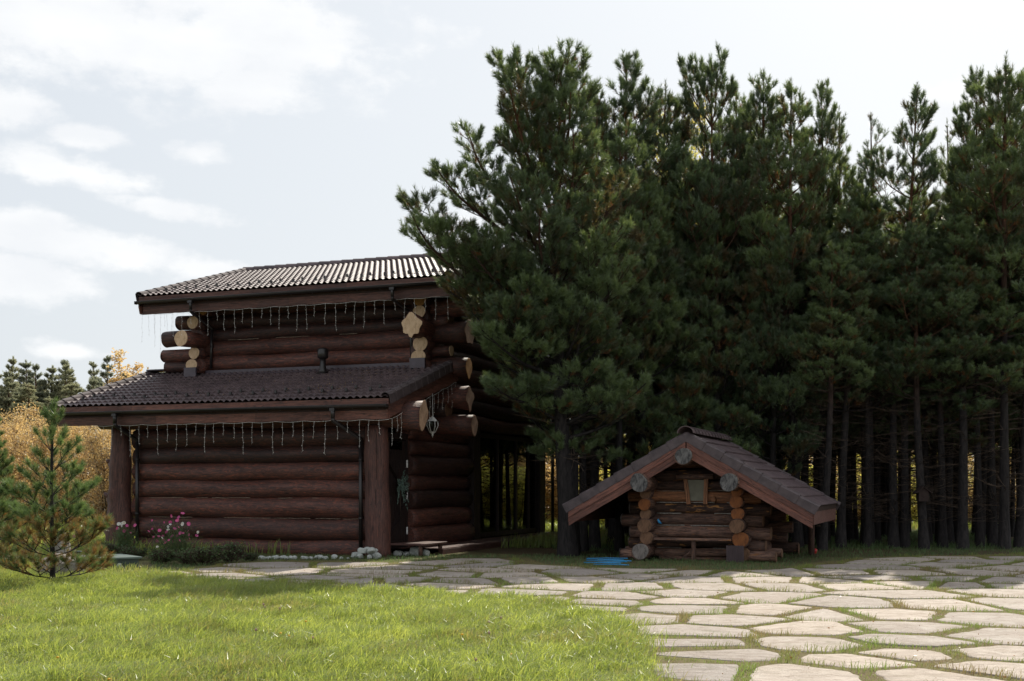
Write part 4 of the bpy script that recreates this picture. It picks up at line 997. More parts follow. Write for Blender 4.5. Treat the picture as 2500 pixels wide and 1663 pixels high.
def eave(u0,u1,v0,z0):
    mb=MB(); L=u1-u0; k=0; x=u0
    while x<u1-.01:
        e=min(x+RL.uniform(2.0,3.4),u1); 
        if u1-e<.8: e=u1
        mb.box(((x+e)/2,v0+.02,z0-.075),(e-x-.004,.03,.15),tone=RL.random()); x=e
    x=u0+.06; 
    while x<u1-.06:
        e=min(x+RL.uniform(1.6,3.4),u1-.02)
        if u1-e<.8: e=u1-.02
        mb.box(((x+e)/2,v0+.10,z0-.345),(e-x-.004,.032,.195),tone=RL.random()); x=e
    mb.box(((u0+u1)/2,v0+.125,z0-.20),(u1-u0-.1,.02,.14),tone=0)
    mb.build('fascia',M['board_u'],house)
    # half round gutter
    vs=[];fs=[];n=9;r=.062
    for x in (u0-.04,u1+.0):
        for rr in (r,r-.006):
            for i in range(n):
                a=PI+PI*i/(n-1); vs.append((x,v0-.066+math.cos(a)*rr,z0-.135+math.sin(a)*rr))
    for i in range(n-1): fs+=[(i,i+1,2*n+i+1,2*n+i),(n+i,3*n+i,3*n+i+1,n+i+1),(i,n+i,n+i+1,i+1),(2*n+i,2*n+i+1,3*n+i+1,3*n+i)]
    fs+=[(0,2*n,3*n,n),(n-1,2*n-1,4*n-1,3*n-1)]
    mb=MB(); mb.add(vs,fs,smooth=True); mb.tube([(u0-.04,v0-.128,z0-.133),(u1,v0-.128,z0-.133)],.009,6)
    for x in (u0-.04,u1): mb.box((x,v0-.066,z0-.165),(.006,.12,.07))
    x=u0+.3
    while x<u1: mb.box((x,v0-.03,z0-.20),(.012,.06,.012)); x+=.6
    mb.build('gutter',M['gutter'],house)
def downpipe(out,elb,bot,r=.045):
    mb=MB(); u,v,z=out; mb.tube([(u,v,z+.02),(u,v,z-.22)],[r*1.25,r],10); mb.box((u,v,z-.02),(.12,.11,.06))
    mb.tube([(u,v,z-.18),(u,v,z-.26),tuple(elb),(elb[0],elb[1],elb[2]-.1)],r,10)
    mb.tube([(elb[0],elb[1],elb[2]-.05),tuple(bot)],r,10)
    zz=elb[2]-.5
    while zz>bot[2]+.2: mb.tube([(elb[0],elb[1],zz),(elb[0],elb[1],zz+.04)],r*1.18,10); mb.box((elb[0],elb[1]+.06,zz+.02),(.03,.1,.03)); zz-=1.3
    return mb.build('downpipe',M['gutter'],house)
LU0,LU1,LV0,LZ0=-8.28,.70,-.90,3.44
lr=roof_set(LU0,LU1,LV0,LZ0,3.0,'lower_roof'); lr['label']='lower lean to roof of brown wavy tiles'
guards(lr,LU0+.45,LU1-.7,LV0,LZ0,14)
eave(LU0+.05,LU1+.02,LV0,LZ0)
rake_caps('rake_tiles',lr,LU1+.02,LV0,LZ0,2.95,SL,M['cap'],side=1); rake_caps('rake_tiles',lr,LU0-.02,LV0,LZ0,3.0,SL,M['cap'],side=-1)
def rake_board(u,v0,z0,v1,dz0=.06,h=.20,n=2,gap=.004,m='board_v',th=.035):
    mb=MB()
    for k in range(n):
        zc=-dz0-h/2-k*(h*.85+gap); uu=u-(.0 if k==0 else .03)*(1 if u>-3 else -1)
        mb.beam((uu,v0,z0+zc),(uu,v1,z0+zc+(v1-v0)*SL),th,h,(0,0,1),tone=RL.random())
    return mb.build('rake_board',M[m],house)
rake_board(LU1,LV0+.03,LZ0,2.9); rake_board(LU0,LV0+.03,LZ0,3.0)
UU0,UU1,UV0,UZ0=-7.58,1.15,1.40,6.40; RV,RZ=6.30,6.40+4.90*SL
ur=roof_set(UU0,UU1,UV0,UZ0,RV,'upper_roof'); ur['label']='upper gable roof of brown wavy tiles glinting in the sun'
guards(ur,UU0+.45,UU1-.7,UV0,UZ0,13)
tiled('roof_back_slope',house,UU0,UU1,11.2,UZ0,RV,SL,M['tile'])
eave(UU0+.03,UU1+.02,UV0,UZ0)
rake_caps('rake_tiles',ur,UU1+.02,UV0,UZ0,RV,SL,M['cap'],side=1); rake_caps('rake_tiles',ur,UU0-.02,UV0,UZ0,RV,SL,M['cap'],side=-1)
rake_board(UU1,UV0+.03,UZ0,RV); rake_board(UU0,UV0+.03,UZ0,RV)
mb=MB(); 
for u in (UU0,UU1): mb.beam((u,11.17,UZ0-.16),(u,RV,UZ0-.16+4.87*SL),.035,.22)
mb.build('rake_board',M['board_v'],house)
mb=MB(); vs=[(UU0+.03,11.17,UZ0-.02),(UU1-.03,11.17,UZ0-.02),(UU1-.03,RV,RZ-.02),(UU0+.03,RV,RZ-.02)]; vs+=[(x,y,z-.1) for x,y,z in vs]
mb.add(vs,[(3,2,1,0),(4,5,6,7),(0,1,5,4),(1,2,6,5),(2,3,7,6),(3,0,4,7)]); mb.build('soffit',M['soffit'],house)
ridge_caps('ridge_tiles',ur,UU0,UU1,RV,RZ+.02,M['tile'],.13,.36)
# flashing where the lower roof meets the upper wall
mb=MB(); mb.box((-3.2,2.44,4.50),(6.1,.03,.13)); mb.beam((-3.2,2.30,4.43),(-3.2,2.44,4.47),6.1,.012); mb.build('wall_flashing',M['flash'],house)
mb=MB(); mb.box((-7.4,2.85,4.66),(1.7,.5,.03)); mb.build('roof_end_flashing',M['flash'],house)
downpipe((-6.37,-.966,3.24),(-6.42,-.10,2.68),(-6.42,-.10,.15)); downpipe((-.59,-.966,3.24),(-.36,-.12,2.62),(-.36,-.12,.08))
downpipe((-5.92,1.334,6.20),(-6.02,2.38,5.66),(-6.05,2.38,4.60),.038); downpipe((-.30,1.334,6.20),(-.32,2.38,5.75),(-.30,2.38,4.58),.038)
downpipe((1.05,11.2,6.2),(.35,11.05,5.9),(.35,11.05,.1),.05)
# brown needles and leaves caught on the lower roof
rl_=np.random.default_rng(77); n_=420; cu=np.where(rl_.random(n_)<.6,rl_.normal(-1.2,.5,n_),rl_.uniform(-5,.3,n_)); cvv=rl_.uniform(-.6,2.2,n_); cz=LZ0+(cvv-LV0)*SL+.075
C=np.c_[cu,cvv,cz]; X=rl_.normal(size=(n_,3))*[1,1,.3]; X/=np.linalg.norm(X,axis=1,keepdims=True); Y=np.cross(X,[0,0,1.]); s__=.025*rl_.uniform(.4,1.2,n_)[:,None]
tag(link('fallen_leaves',npmesh('fallen_leaves',np.stack([C-X*s__,C+Y*s__*.4,C+X*s__,C-Y*s__*.4],1).reshape(-1,3),[np.arange(n_*4).reshape(-1,4)],M['gold'],np.repeat(rl_.random(n_)*.3,4)),lr),kind='stuff')
# vent pipe
mb=MB(); zb=LZ0+(2.0-LV0)*SL+.02
mb.box((-2.53,2.0,zb+.02),(.24,.28,.05),0,0,math.atan(SL)); mb.tube([(-2.53,2.0,zb),(-2.53,2.0,zb+.08),(-2.53,2.0,zb+.13),(-2.53,2.0,zb+.42)],[.12,.10,.078,.076],14)
mb.tube([(-2.53,2.0,zb+.36),(-2.53,2.0,zb+.39),(-2.53,2.0,zb+.58),(-2.53,2.0,zb+.62),(-2.53,2.0,zb+.635)],[.10,.135,.135,.10,.04],16)
mb.build('vent_pipe',M['gutter'],house)

# --- string lights
def garland(label,pts,drops,seed):
    """pts: list of points of the cable; drops: (fraction along, length)"""
    r=random.Random(seed); root=empty('string_lights',(HX,HY,0),-TH,label,'string lights','white icicle light chains on the cabin')
    P=[Vector(p) for p in pts]; ln=[0]
    for a,b in zip(P[:-1],P[1:]): ln.append(ln[-1]+(b-a).length)
    def at(s):
        for i in range(len(P)-1):
            if s<=ln[i+1] or i==len(P)-2: return P[i].lerp(P[i+1],(s-ln[i])/max(ln[i+1]-ln[i],1e-6))
    mb=MB(); k=int(ln[-1]/.07); q=[]
    for i in range(k+1):
        s=ln[-1]*i/k; p=at(s); sag=.022*abs(math.sin(s*PI/.72)); q.append(p+Vector((0,0,-sag)))
    mb.tube(q,.0030,4); mb.build('cable',M['cable'],root)
    s=.1; i=0
    while s<ln[-1]-.03:
        L=drops[i%len(drops)]*r.uniform(.85,1.12); p=at(s)+Vector((0,0,-.022*abs(math.sin(s*PI/.72)))); mb=MB(); n=max(3,int(L/.10)); c=p.copy(); pt=[c.copy()]
        for j in range(n):
            c=c+Vector((r.uniform(-.012,.012),r.uniform(-.008,.008),-L/n)); pt.append(c.copy())
            sd_=1 if j%2 else -1; mb.tube([c,c+Vector((sd_*.024,0,.010))],[.0025,.0038],4)
        pt.append(c+Vector((r.uniform(-.03,.03),0,-.035))); mb.tube(pt,.0021,4); mb.build('light_strand',M['cable'],root); s+=r.uniform(.225,.29); i+=1
    return root
DR=(.30,.62,.50,.26,.66,.46,.28,.60,.36,.64,.44,.25,.60,.48,.28)
zf=LZ0-.445
garland('icicle lights hanging along the front eave of the lower roof',[(-7.15,LV0+.07,zf),(LU1,LV0+.07,zf)],DR,1)
garland('icicle lights hanging below the sloping right edge of the porch roof',[(LU1+.02,LV0+.07,zf),(LU1+.02,2.75,zf+(2.75-LV0)*SL)],(.5,.32,.55,.42,.30,.34,.5,.28,.45,.62,.4),2)
zf=UZ0-.445
garland('icicle lights hanging along the front eave of the upper roof',[(-7.2,UV0+.07,zf),(1.1,UV0+.07,zf)],(.50,.30,.56,.52,.28,.44,.62,.26,.48,.58,.28,.52,.24,.44),3)
garland('icicle lights dangling loosely from the left gable edge of the upper roof',[(UU0,UV0+.1,zf),(UU0,5.0,zf+3.6*SL)],(.75,.5,.9,1.3,.6),4)

# --- lantern, herbs, step, stones
def lantern():
    u,v,z=.70,1.40,2.82; top=LZ0+(v-LV0)*SL-.42
    root=empty('hanging_lantern',(HX+u*math.cos(TH)+v*math.sin(TH),HY-u*math.sin(TH)+v*math.cos(TH),z),0,'white hexagonal lantern hanging from the right edge of the porch roof','lantern')
    mb=MB(); mb.tube([(0,0,.36),(0,0,top-z)],.006,5); mb.tube([(.0,0,.36),(.03,0,.39),(0,0,.42),(-.03,0,.39),(0,0,.36)],.004,5); mb.build('hanger',M['lantern'],root)
    mb=MB(); mb.tube([(0,0,.24),(0,0,.28),(0,0,.33),(0,0,.36)],[.135,.10,.045,.012],6,smooth=False); mb.build('cap',M['lantern'],root)
    mb=MB()
    for k in range(6):
        a=k*PI/3; mb.tube([(math.cos(a)*.12,math.sin(a)*.12,.24),(math.cos(a)*.13,math.sin(a)*.13,.14),(math.cos(a)*.06,math.sin(a)*.06,-.02)],.009,5)
    mb.tube([(0,0,.0),(0,0,-.03),(0,0,-.06)],[.075,.05,.02],6,smooth=False); mb.tube([(0,0,-.05),(0,0,-.08),(0,0,-.10),(0,0,-.14)],[.015,.026,.012,.004],8); mb.build('cage',M['lantern'],root)
    mb=MB(); mb.tube([(0,0,.0),(0,0,.14),(0,0,.235)],[.055,.115,.11],6,cap=False,smooth=False); mb.build('glass',M['glass'],root)
lantern()
def herbs():
    u,v=.03,.93; root=empty('dried_herb_bunch',(HX+(u+.04)*math.cos(TH)+v*math.sin(TH),HY-(u+.04)*math.sin(TH)+v*math.cos(TH),1.60),-TH,'bunch of grey green dried herbs hanging on the dark door','herbs')
    r=np.random.default_rng(8); n=1100; k=r.integers(0,26,n); A=r.normal(size=(26,3))*np.array([.05,.16,.17]); A[:,0]=abs(A[:,0])+.04; C=A[k]*r.uniform(.2,1.15,(n,1))+np.array([[.03,0,.02]])-np.array([[0,0,.12]])*r.random((n,1)); C[:,0]=abs(C[:,0])
    X=r.normal(size=(n,3)); X/=np.linalg.norm(X,axis=1,keepdims=True); Y=np.cross(X,r.normal(size=(n,3))); Y/=np.linalg.norm(Y,axis=1,keepdims=True); s_=.022
    V=np.stack([C-X*s_,C+Y*s_*.4,C+X*s_,C-Y*s_*.4],1).reshape(-1,3); link('leaves',npmesh('herb_leaves',V,[np.arange(n*4).reshape(-1,4)],M['herb']),root)
    mb=MB(); mb.tube([(.03,.02,-.1),(.035,.01,-.4),(.03,.03,-.72)],[.012,.008,.004],5); mb.tube([(.03,-.08,-.1),(.035,-.07,-.35),(.03,-.07,-.50)],[.012,.006,.003],5); mb.build('stem',M['twig'],root)
herbs()
def loc2w(u,v): return (HX+u*math.cos(TH)+v*math.sin(TH),HY-u*math.sin(TH)+v*math.cos(TH))
mb=MB(); mb.box((0,0,.27),(.85,1.25,.045)); st=empty('door_step',(*loc2w(.72,.62),0),-TH,'brown plank step on stones before the cabin door','step')
mb.build('tread',M['deckw'],st,bevel=.008)
for lx,ly in ((.3,-.55),(.3,.5),(-.3,.5)):
    mb=MB(); mb.tube([(lx,ly,0),(lx,ly,.247)],.05,8); mb.build('leg',M['old_z'],st)
def rockmesh(seed,n=2):
    import bmesh
    bm=bmesh.new(); bmesh.ops.create_icosphere(bm,subdivisions=n,radius=1); r=random.Random(seed); ax=[Vector((r.gauss(0,1),r.gauss(0,1),r.gauss(0,1))).normalized() for _ in range(9)]; dd=[r.uniform(.55,.85) for _ in ax]
    for v in bm.verts:
        for a,d_ in zip(ax,dd):
            k=v.co.dot(a)-d_
            if k>0: v.co-=a*k*.9
        v.co*=1+r.uniform(-.03,.03)
    me=bpy.data.meshes.new('rock'); bm.to_mesh(me); bm.free(); me.materials.append(M['whitestone']); return me
RK=[rockmesh(i) for i in range(5)]
rr_=random.Random(12)
def place_rock(x,y,s_,lab,grp,z=None,name='white_stone'):
    o=link(name,RK[rr_.randrange(5)]); sx=s_*rr_.uniform(.8,1.3); sz=s_*rr_.uniform(.55,.85); o.scale=(sx,s_*rr_.uniform(.7,1.1),sz); o.rotation_euler=(rr_.uniform(-.2,.2),rr_.uniform(-.2,.2),rr_.uniform(0,6)); o.location=(x,y,(sz*.6 if z is None else z)); tag(o,lab,'stone',grp); return o
for i in range(17):
    px=rr_.uniform(862,960); py=rr_.uniform(1360,1366)
    x,y=gp(px,py); place_rock(x,y+rr_.uniform(0,.25),rr_.uniform(.07,.13),'white stone heaped against the foot of the corner post','white stones heaped by the corner post',None if i<11 else .17)
for px,s_ in ((992,.13),(1016,.20),(1040,.12),(972,.12)):
    x,y=gp(px,1357); place_rock(x,y,s_,'larger white stone under the edge of the door step','white stones under the door step')
for i in range(30):
    px=rr_.uniform(630,850); x,y=gp(px,1365.5+(px-630)*.0); place_rock(x,y+rr_.uniform(-.1,.15),rr_.uniform(.035,.085),'small white stone in the row along the front wall','small white stones along the front wall')

# --- hatch, boulder, blue pipes, bits
hx=empty('well_hatch',(*gp(340,1393),0),.62,'low green grey square hatch with a flat lid in the grass','hatch')
mb=MB(); mb.box((0-.0,.0,0),(0.001,.001,.001)); 
mb=MB(); mb.box((-.55,.0+.62,.10),(1.12,1.12,.24)); mb.build('box',M['hatch_side'],hx)
mb=MB(); mb.box((-.55,.62,.235),(1.22,1.22,.035)); mb.build('lid',M['hatch'],hx,bevel=.006)
mb=MB(); mb.tube([(-.85,.95,.25),(-.85,.95,.33)],.06,12); mb.tube([(-.85,.95,.33),(-.85,.95,.345)],.085,12); mb.build('vent_cap',M['hatch_side'],hx)
mb=MB(); mb.tube([(-.35,.058,.10),(-.35,.045,.10)],.05,14); mb.build('round_plate',M['whitestone'],hx)
bo=link('boulder',rockmesh(33,4)); bo.data.materials.clear(); bo.data.materials.append(M['granite']); x,y=gp(118,1424); bo.location=(x,y+.3,.16); bo.scale=(.45,.36,.30); tag(bo,'grey granite boulder in the grass behind the young pine','boulder')
bo=link('boulder',rockmesh(35,4)); bo.data.materials.clear(); bo.data.materials.append(M['granite']); x,y=gp(132,1396); bo.location=(x,y+.2,.36); bo.scale=(.22,.2,.44); tag(bo,'narrow upright grey boulder behind the young pine trunk','boulder')
px0=empty('pipe_bundle',(*gp(1484,1377),0),-.06,'bundle of bright blue plastic pipes lying on the grass left of the shed','pipes')
for k in range(6):
    r=random.Random(200+k); a=r.uniform(-.5,.5); L=r.uniform(.30,.48); x0=r.uniform(-.12,.12); z=.03+.012*(k%2); y=-.75+k*.36
    mb=MB(); mb.tube([(x0-L,y-a*L,z),(x0,y,z+.012),(x0+L,y+a*L,z+.01)],.0105,8); mb.build('pipe',M['blue'],px0)
x,y=gp(1990,1352); rb=MB(); rb.tube([(0,0,0),(0,0,.10),(0,0,.12)],[.045,.05,.02],10); o=rb.build('red_cup',M['red'],None,(x,y,0)); tag(o,'small red pot on the ground at the forest edge right of the shed','pot')
# birdhouse
x=(2252-1250)/FPX*29.2; bh=empty('birdhouse',(x,29.2,EYE+(HOR-1212)/FPX*29.2),0,'small dark wooden birdhouse on a pine trunk in the right half','birdhouse')
mb=MB(); mb.box((0,0,.0),(.24,.20,.24)); mb.tube([(0.0,-.10,.02),(0,-.112,.02)],.035,10,tone=0); mb.build('box',M['house_bird'],bh)
mb=MB(); mb.beam((-.19,0,.08),(.01,0,.25),.02,.30,(0,1,0)); mb.beam((.19,0,.08),(-.01,0,.25),.02,.30,(0,1,0)); mb.add([(-.12,-.1,.12),(.12,-.1,.12),(0,-.1,.235),(-.12,.1,.12),(.12,.1,.12),(0,.1,.235)],[(0,1,2),(3,5,4),(0,2,5,3),(1,4,5,2)]); mb.build('roof',M['house_bird'],bh)
# flowers
def flower_mesh(m,name):
    mb=MB(); n=8
    for k in range(n):
        a=2*PI*k/n; c,s_=math.cos(a),math.sin(a); t=.5+.4*random.Random(k).random()
        def q(r,w,z): return (c*r-s_*w,s_*r+c*w,z)
        mb.add([q(.005,-.004,0),q(.005,.004,0),q(.036,.014,.007),q(.042,0,.010),q(.036,-.014,.007)],[(0,4,3,2,1)],0,t)
    mb.tube([(0,0,-.004),(0,0,.008)],[.008,.006],7,mi=1); o=mb.build(name,[m,M['yellowpetal']]); me=o.data; bpy.data.objects.remove(o); return me
FM={'pink':flower_mesh(M['pink'],'pink_flower'),'white':flower_mesh(M['whitepetal'],'white_flower')}
def cosmos(label,X,Y,pts,R,H,seed,nst=26):
    """pts: (px,py,colour) of blossoms"""
    r=random.Random(seed); root=empty('cosmos_plant',(X,Y,0),0,label,'flowers'); mb=MB(); tips=[]
    for (px,py,c) in pts:
        t=Y+r.uniform(-.25,.2); p=Vector(((px-1250)/FPX*t-X,t-Y,EYE+(HOR-py)/FPX*t)); tips.append((p,c))
        b=Vector((p.x*.35+r.uniform(-.1,.1),r.uniform(-.12,.12),0)); m_=b.lerp(p,.55)+Vector((r.uniform(-.03,.03),0,.03)); mb.tube([b,m_,p],[.005,.004,.0025],4)
    mb.build('stems',M['weedleaf'],root)
    rg_=np.random.default_rng(seed); n=4200; k=rg_.integers(0,len(tips),n); f=rg_.uniform(.02,.82,n)**1.0
    B=np.array([(p.x*.35,0,0) for p,c in tips]); T=np.array([tuple(p) for p,c in tips]); C=B[k]*(1-f)[:,None]+T[k]*f[:,None]+rg_.normal(size=(n,3))*np.array([R*.20,R*.16,.07]); C[:,2]=np.abs(C[:,2])
    nd=rg_.normal(size=(n,3)); nd[:,2]=np.abs(nd[:,2])*1.1; nd/=np.linalg.norm(nd,axis=1,keepdims=True); side=np.cross(nd,rg_.normal(size=(n,3))); side/=np.linalg.norm(side,axis=1,keepdims=True)
    V=np.stack([C-side*.003,C+side*.003,C+nd*.085],1).reshape(-1,3); link('foliage',npmesh('cosmos_leaves',V,[np.arange(n*3).reshape(-1,3)],M['weedleaf'],np.repeat(rg_.random(n),3)),root)
    for p,c in tips: link('flower',FM[c],root,p,(rad(r.uniform(20,120)),r.uniform(-.9,.9),r.uniform(-1.2,1.2)),[r.uniform(.55,1.1)]*3)
zx=lambda x,y:(200+x/5.8925,1230+y/5.8925)
A=[(1290,178,'pink'),(1392,195,'pink'),(1448,140,'pink'),(1372,240,'pink'),(1185,267,'pink'),(1440,290,'white'),(1532,290,'pink'),(1240,330,'white'),(1272,298,'white'),(1240,375,'white'),(1390,338,'pink'),(1335,360,'pink'),(1118,385,'pink'),(1212,402,'pink'),(1415,422,'pink'),(1458,424,'pink'),(1665,408,'white'),(1650,460,'pink'),(1552,505,'pink'),(1300,467,'pink'),(1372,460,'pink'),(1165,462,'pink'),(1105,470,'pink'),(1085,535,'pink'),(1028,475,'pink'),(1250,525,'pink'),(1310,540,'pink'),(1200,560,'pink'),(1405,530,'pink'),(1228,625,'pink'),(1085,620,'white'),(1010,240,'pink'),(1008,362,'pink'),(960,400,'pink'),(1540,442,'pink'),(1530,390,'pink'),(1270,262,'pink'),(1180,520,'pink'),(1150,492,'white'),(1450,690,'pink')]
cosmos('big clump of pink and white cosmos flowers before the front wall',-7.05+.15,25.1,[(*zx(a,b),c) for a,b,c in A],.55,1.1,1)
B=[(530,292,'white'),(575,290,'white'),(605,272,'white'),(575,318,'white'),(522,358,'white'),(500,350,'pink'),(648,315,'pink'),(765,312,'pink'),(605,392,'pink'),(636,436,'pink'),(620,500,'pink'),(700,420,'pink')]
cosmos('smaller clump of white and pink cosmos flowers at the left corner post',-8.75,26.9,[(*zx(a,b),c) for a,b,c in B],.4,1.0,2)
C_=[(186,1290,'pink'),(192,1302,'white'),(180,1310,'pink'),(200,1284,'white'),(250,1325,'pink'),(258,1322,'white')]
cosmos('distant sparse cosmos flowers in the sunlit grass right of the young pine',-10.6,30.0,[(a,b,c) for a,b,c in C_],.35,.8,3)
# weeds at the foot of the wall
WD=[leafy(140+i,.40,.42,1000,.024,M['weedleaf'],.0,12,1.3) for i in range(2)]
for i,(px,py,k,lab) in enumerate(((500,1378,1.0,'dark leafy weed clump right of the big cosmos clump'),(560,1374,1.1,'dark leafy weed clump farther right along the front wall'),(455,1380,.9,'dark leafy weeds under the big cosmos clump'),(400,1376,.85,'dark leafy weeds at the right corner of the hatch'),(330,1368,.8,'low weeds behind the hatch lid'),(265,1366,1.0,'low weeds at the foot of the left corner post'),(610,1370,.5,'small weed tuft at the start of the row of white stones'))):
    x,y=gp(px,py); place_tree('weed_clump',WD[i%2],(x,y,0),i,(k*1.35,k,k*.9),lab,'weeds',None,('stems','foliage'))
# little flowers and seed heads in the lawn
dm=bpy.data.meshes.new('head')
mb=MB(); mb.tube([(0,0,0),(0,0,.008),(0,0,.014)],[.012,.015,.005],7); o=mb.build('h',M['yellowpetal']); YM=o.data; bpy.data.objects.remove(o)
mb=MB(); mb.tube([(0,0,-.006),(0,0,.004),(0,0,.016),(0,0,.022)],[.006,.013,.012,.004],8); o=mb.build('h',M['clover']); CM=o.data; bpy.data.objects.remove(o)
mb=MB(); mb.tube([(0,0,0),(.004,0,-.10),(.0,0,-.2)],.0016,4); o=mb.build('h',M['weedleaf']); SM=o.data; bpy.data.objects.remove(o)
z7=lambda x,y:(x/1.8856,1350+y/1.8856)
for (a,b,k) in ((580,408,0),(608,402,0),(265,484,0),(1408,317,0),(1292,372,0),(1330,384,0),(2127,378,0),(2355,470,0),(500,585,0),(1212,240,1),(1220,253,1),(1288,258,1),(2250,322,1),(2307,302,1),(2252,372,1),(2190,495,1),(1178,357,1),(1440,395,1)):
    px,py=z7(a,b); X,Y=gp(px,py,.15); e=empty('lawn_flower',(X,Y,.15),0,('tiny yellow flower in the lawn' if k==0 else 'faded brownish clover head in the lawn'),'flower','yellow flowers in the lawn' if k==0 else 'clover heads in the lawn')
    link('flower_head',YM if k==0 else CM,e); link('stalk',SM,e)

# ------------------------------------------------------------------ the shed
SX,SY=loc2w(6.90,.28)
shed=empty('log_shed',(SX,SY,0),-TH,'small open log shed with steep tiled roof and built in bench','shed')
SS=.573; CT=2.5
# side stacks: logs along d with round ends facing the camera
LFT=[(.20,.170,'end_grey',.10,-.02),(.47,.140,'end_brown',.42,.03),(.72,.150,'end_brown',.40,-.01),(.965,.120,'end_brown',.46,0),(1.17,.130,'end_red',.40,-.01),(1.40,.120,'end_brown',.45,0)]
RGT=[(.16,.150,'end_brown',.50,.08),(.46,.165,'end_red',.42,.06),(.735,.150,'end_brown',.38,-.01),(.985,.135,'end_red',.44,0),(1.235,.130,'end_red',.40,-.02),(1.44,.115,'end_red',.46,-.02)]
for sgn,LST in ((-1,LFT),(1,RGT)):
    for (z,r,em,d,ds) in LST:
        mb=MB(); s_=sgn*.97+ds; logtube(mb,(s_,4.0,z),(s_,d,z),r*.9,r,16,RL.random(),sh1=ROUND,flare=.6); mb.build('side_log',M['old_v'],shed)
        endcap(shed,(s_,d-.002,z),'front',r,M[em],ROUND)
# front wall logs along s
W=[(-.03,.09,'old_u',-.75,.75),(.09,.26,'old_u',-1.5,1.80),(.26,.46,'burnt_u',-1.42,1.35),(.46,.72,'old_u',-1.38,1.58),(.72,.97,'old_u',-1.58,1.42),(.97,1.21,'burnt_u',-1.4,1.58),(1.21,1.46,'warm_u',-1.42,1.38),(1.46,1.69,'burnt_u',-1.1,1.2),(1.69,1.92,'burnt_u',-.95,1.0),(1.92,2.10,'warm_u',-.62,.65)]
for (z0,z1,m_,a,b) in W:
    mb=MB(); r=(z1-z0)/2*1.05; logtube(mb,(a,.86,(z0+z1)/2),(b,.86,(z0+z1)/2),r,r*1.02,16,RL.random(),sh0=ROUND,sh1=ROUND,wob=.024); mb.build('front_log',M[m_],shed)
    if z1<1.5: endcap(shed,(b+.001,.86,(z0+z1)/2),'right',r*1.0,M['end_brown'],ROUND); endcap(shed,(a-.001,.86,(z0+z1)/2),'left',r*1.0,M['end_grey'],ROUND)
joints(shed,'u',-.8,.85,.735,(.985,.73,1.215),M['moss'],'joint_flax',.016,3); joints(shed,'u',-.8,.85,.745,(.26,.46,1.46),M['moss'],'joint_flax',.008,4)
# projecting bottom log ends near the ground
for (s0,s1,d,z,r,em,ax) in ((-1.55,-1.0,.62,.13,.12,'end_slate','left'),(1.05,1.72,.60,.11,.105,'end_brown','right'),(1.1,1.5,.7,.33,.12,'end_brown','right')):
    mb=MB(); logtube(mb,(s0,d,z),(s1,d,z),r,r,14,sh1=ROUND); mb.build('sill_log',M['old_u'],shed); endcap(shed,((s1+.001) if ax=='right' else (s0-.001),d,z),ax,r,M[em],ROUND)
# back wall and its projecting ends
for k in range(7):
    z=.12+k*.25; b=(1.75,1.5,1.62,1.45,1.58,1.4,1.2)[k]; mb=MB(); logtube(mb,(-b,3.9,z),(b,3.9,z),.13,.13,12); mb.build('back_log',M['old_u'],shed)
    if k in (0,3,4): endcap(shed,(b+.001,3.9,z),'right',.13,M['end_brown'],ROUND)
for x_,y_ in ((2.1,3.4),(-2.1,3.6)):
    mb=MB(); mb.tube([(x_,y_,0),(x_,y_,1.2)],.07,10); mb.build('roof_post',M['old_z'],shed)
# roof
def srf(s): return CT+.10-abs(s)*SS
def shed_roof():
    r=tiled('roof_slope_right',None,0,4.3,-2.62,CT+.13-2.62*SS,0,SS,M['tile'],.165,.36,.012); 
    return r
# slopes are built along u=depth then turned to run left and right
def slope(side,name):
    o=tiled(name,shed,0,4.30,-2.60,CT+.14-2.60*SS,-.01,SS,M['tile'],.11,.37,.012)
    # local: u->depth, v->towards ridge ; rotate about z so that v points inward
    o.rotation_euler=(0,0,rad(90) if side>0 else rad(-90)); o.location=(0,0,0) if side>0 else (0,4.30,0)
    return o
sr=slope(1,'roof_slope'); sl=slope(-1,'roof_slope')
mb=MB()
for sg in (1,-1):
    vs=[]
    for d in (.06,4.24):
        for s_,off in ((0,.02),(2.56,.02),(2.56,-.08),(0,-.08)): vs.append((sg*s_,d,CT+.10-s_*SS+off))
    f=[(0,1,5,4),(1,2,6,5),(2,3,7,6),(3,0,4,7),(0,3,2,1),(4,5,6,7)]
    mb.add(vs,f)
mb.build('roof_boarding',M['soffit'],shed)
# rake boards: two per side at the front and the back
for d in (0,4.3):
    for sg in (1,-1):
        for k,(dz,h) in enumerate(((-.005,.19),(-.185,.18))):
            mb=MB(); e0=(sg*.012,d-.014*(1-k)*(1 if d<1 else -1),CT+.02+dz-.0); e1=(sg*2.52,d-.014*(1-k)*(1 if d<1 else -1),CT+.02+dz-2.50*SS)
            th=.034; vs=[]; e0=Vector(e0); e1=Vector(e1); al=math.atan2(e1.z-e0.z,e1.x-e0.x)
            Ri=Matrix.Rotation(al,3,'Y')
            for (x,y,z) in (e0,e1):
                for yy in (-th/2,th/2):
                    for zz in (0,-h): vs.append(Ri@(Vector((x,y+yy,z+zz))-e0))
            mb.add(vs,[(0,1,3,2),(4,6,7,5),(0,4,5,1),(2,3,7,6),(0,2,6,4),(1,5,7,3)],0,RL.random()); mb.build('rake_board',M['shedboard'],shed,tuple(e0),(0,-al,0))
for sg in (1,-1):
    mb=MB(); mb.box((sg*2.53,2.15,CT-2.53*SS-.12),(.03,4.26,.27)); mb.build('eave_board',M['shedboard'],shed)
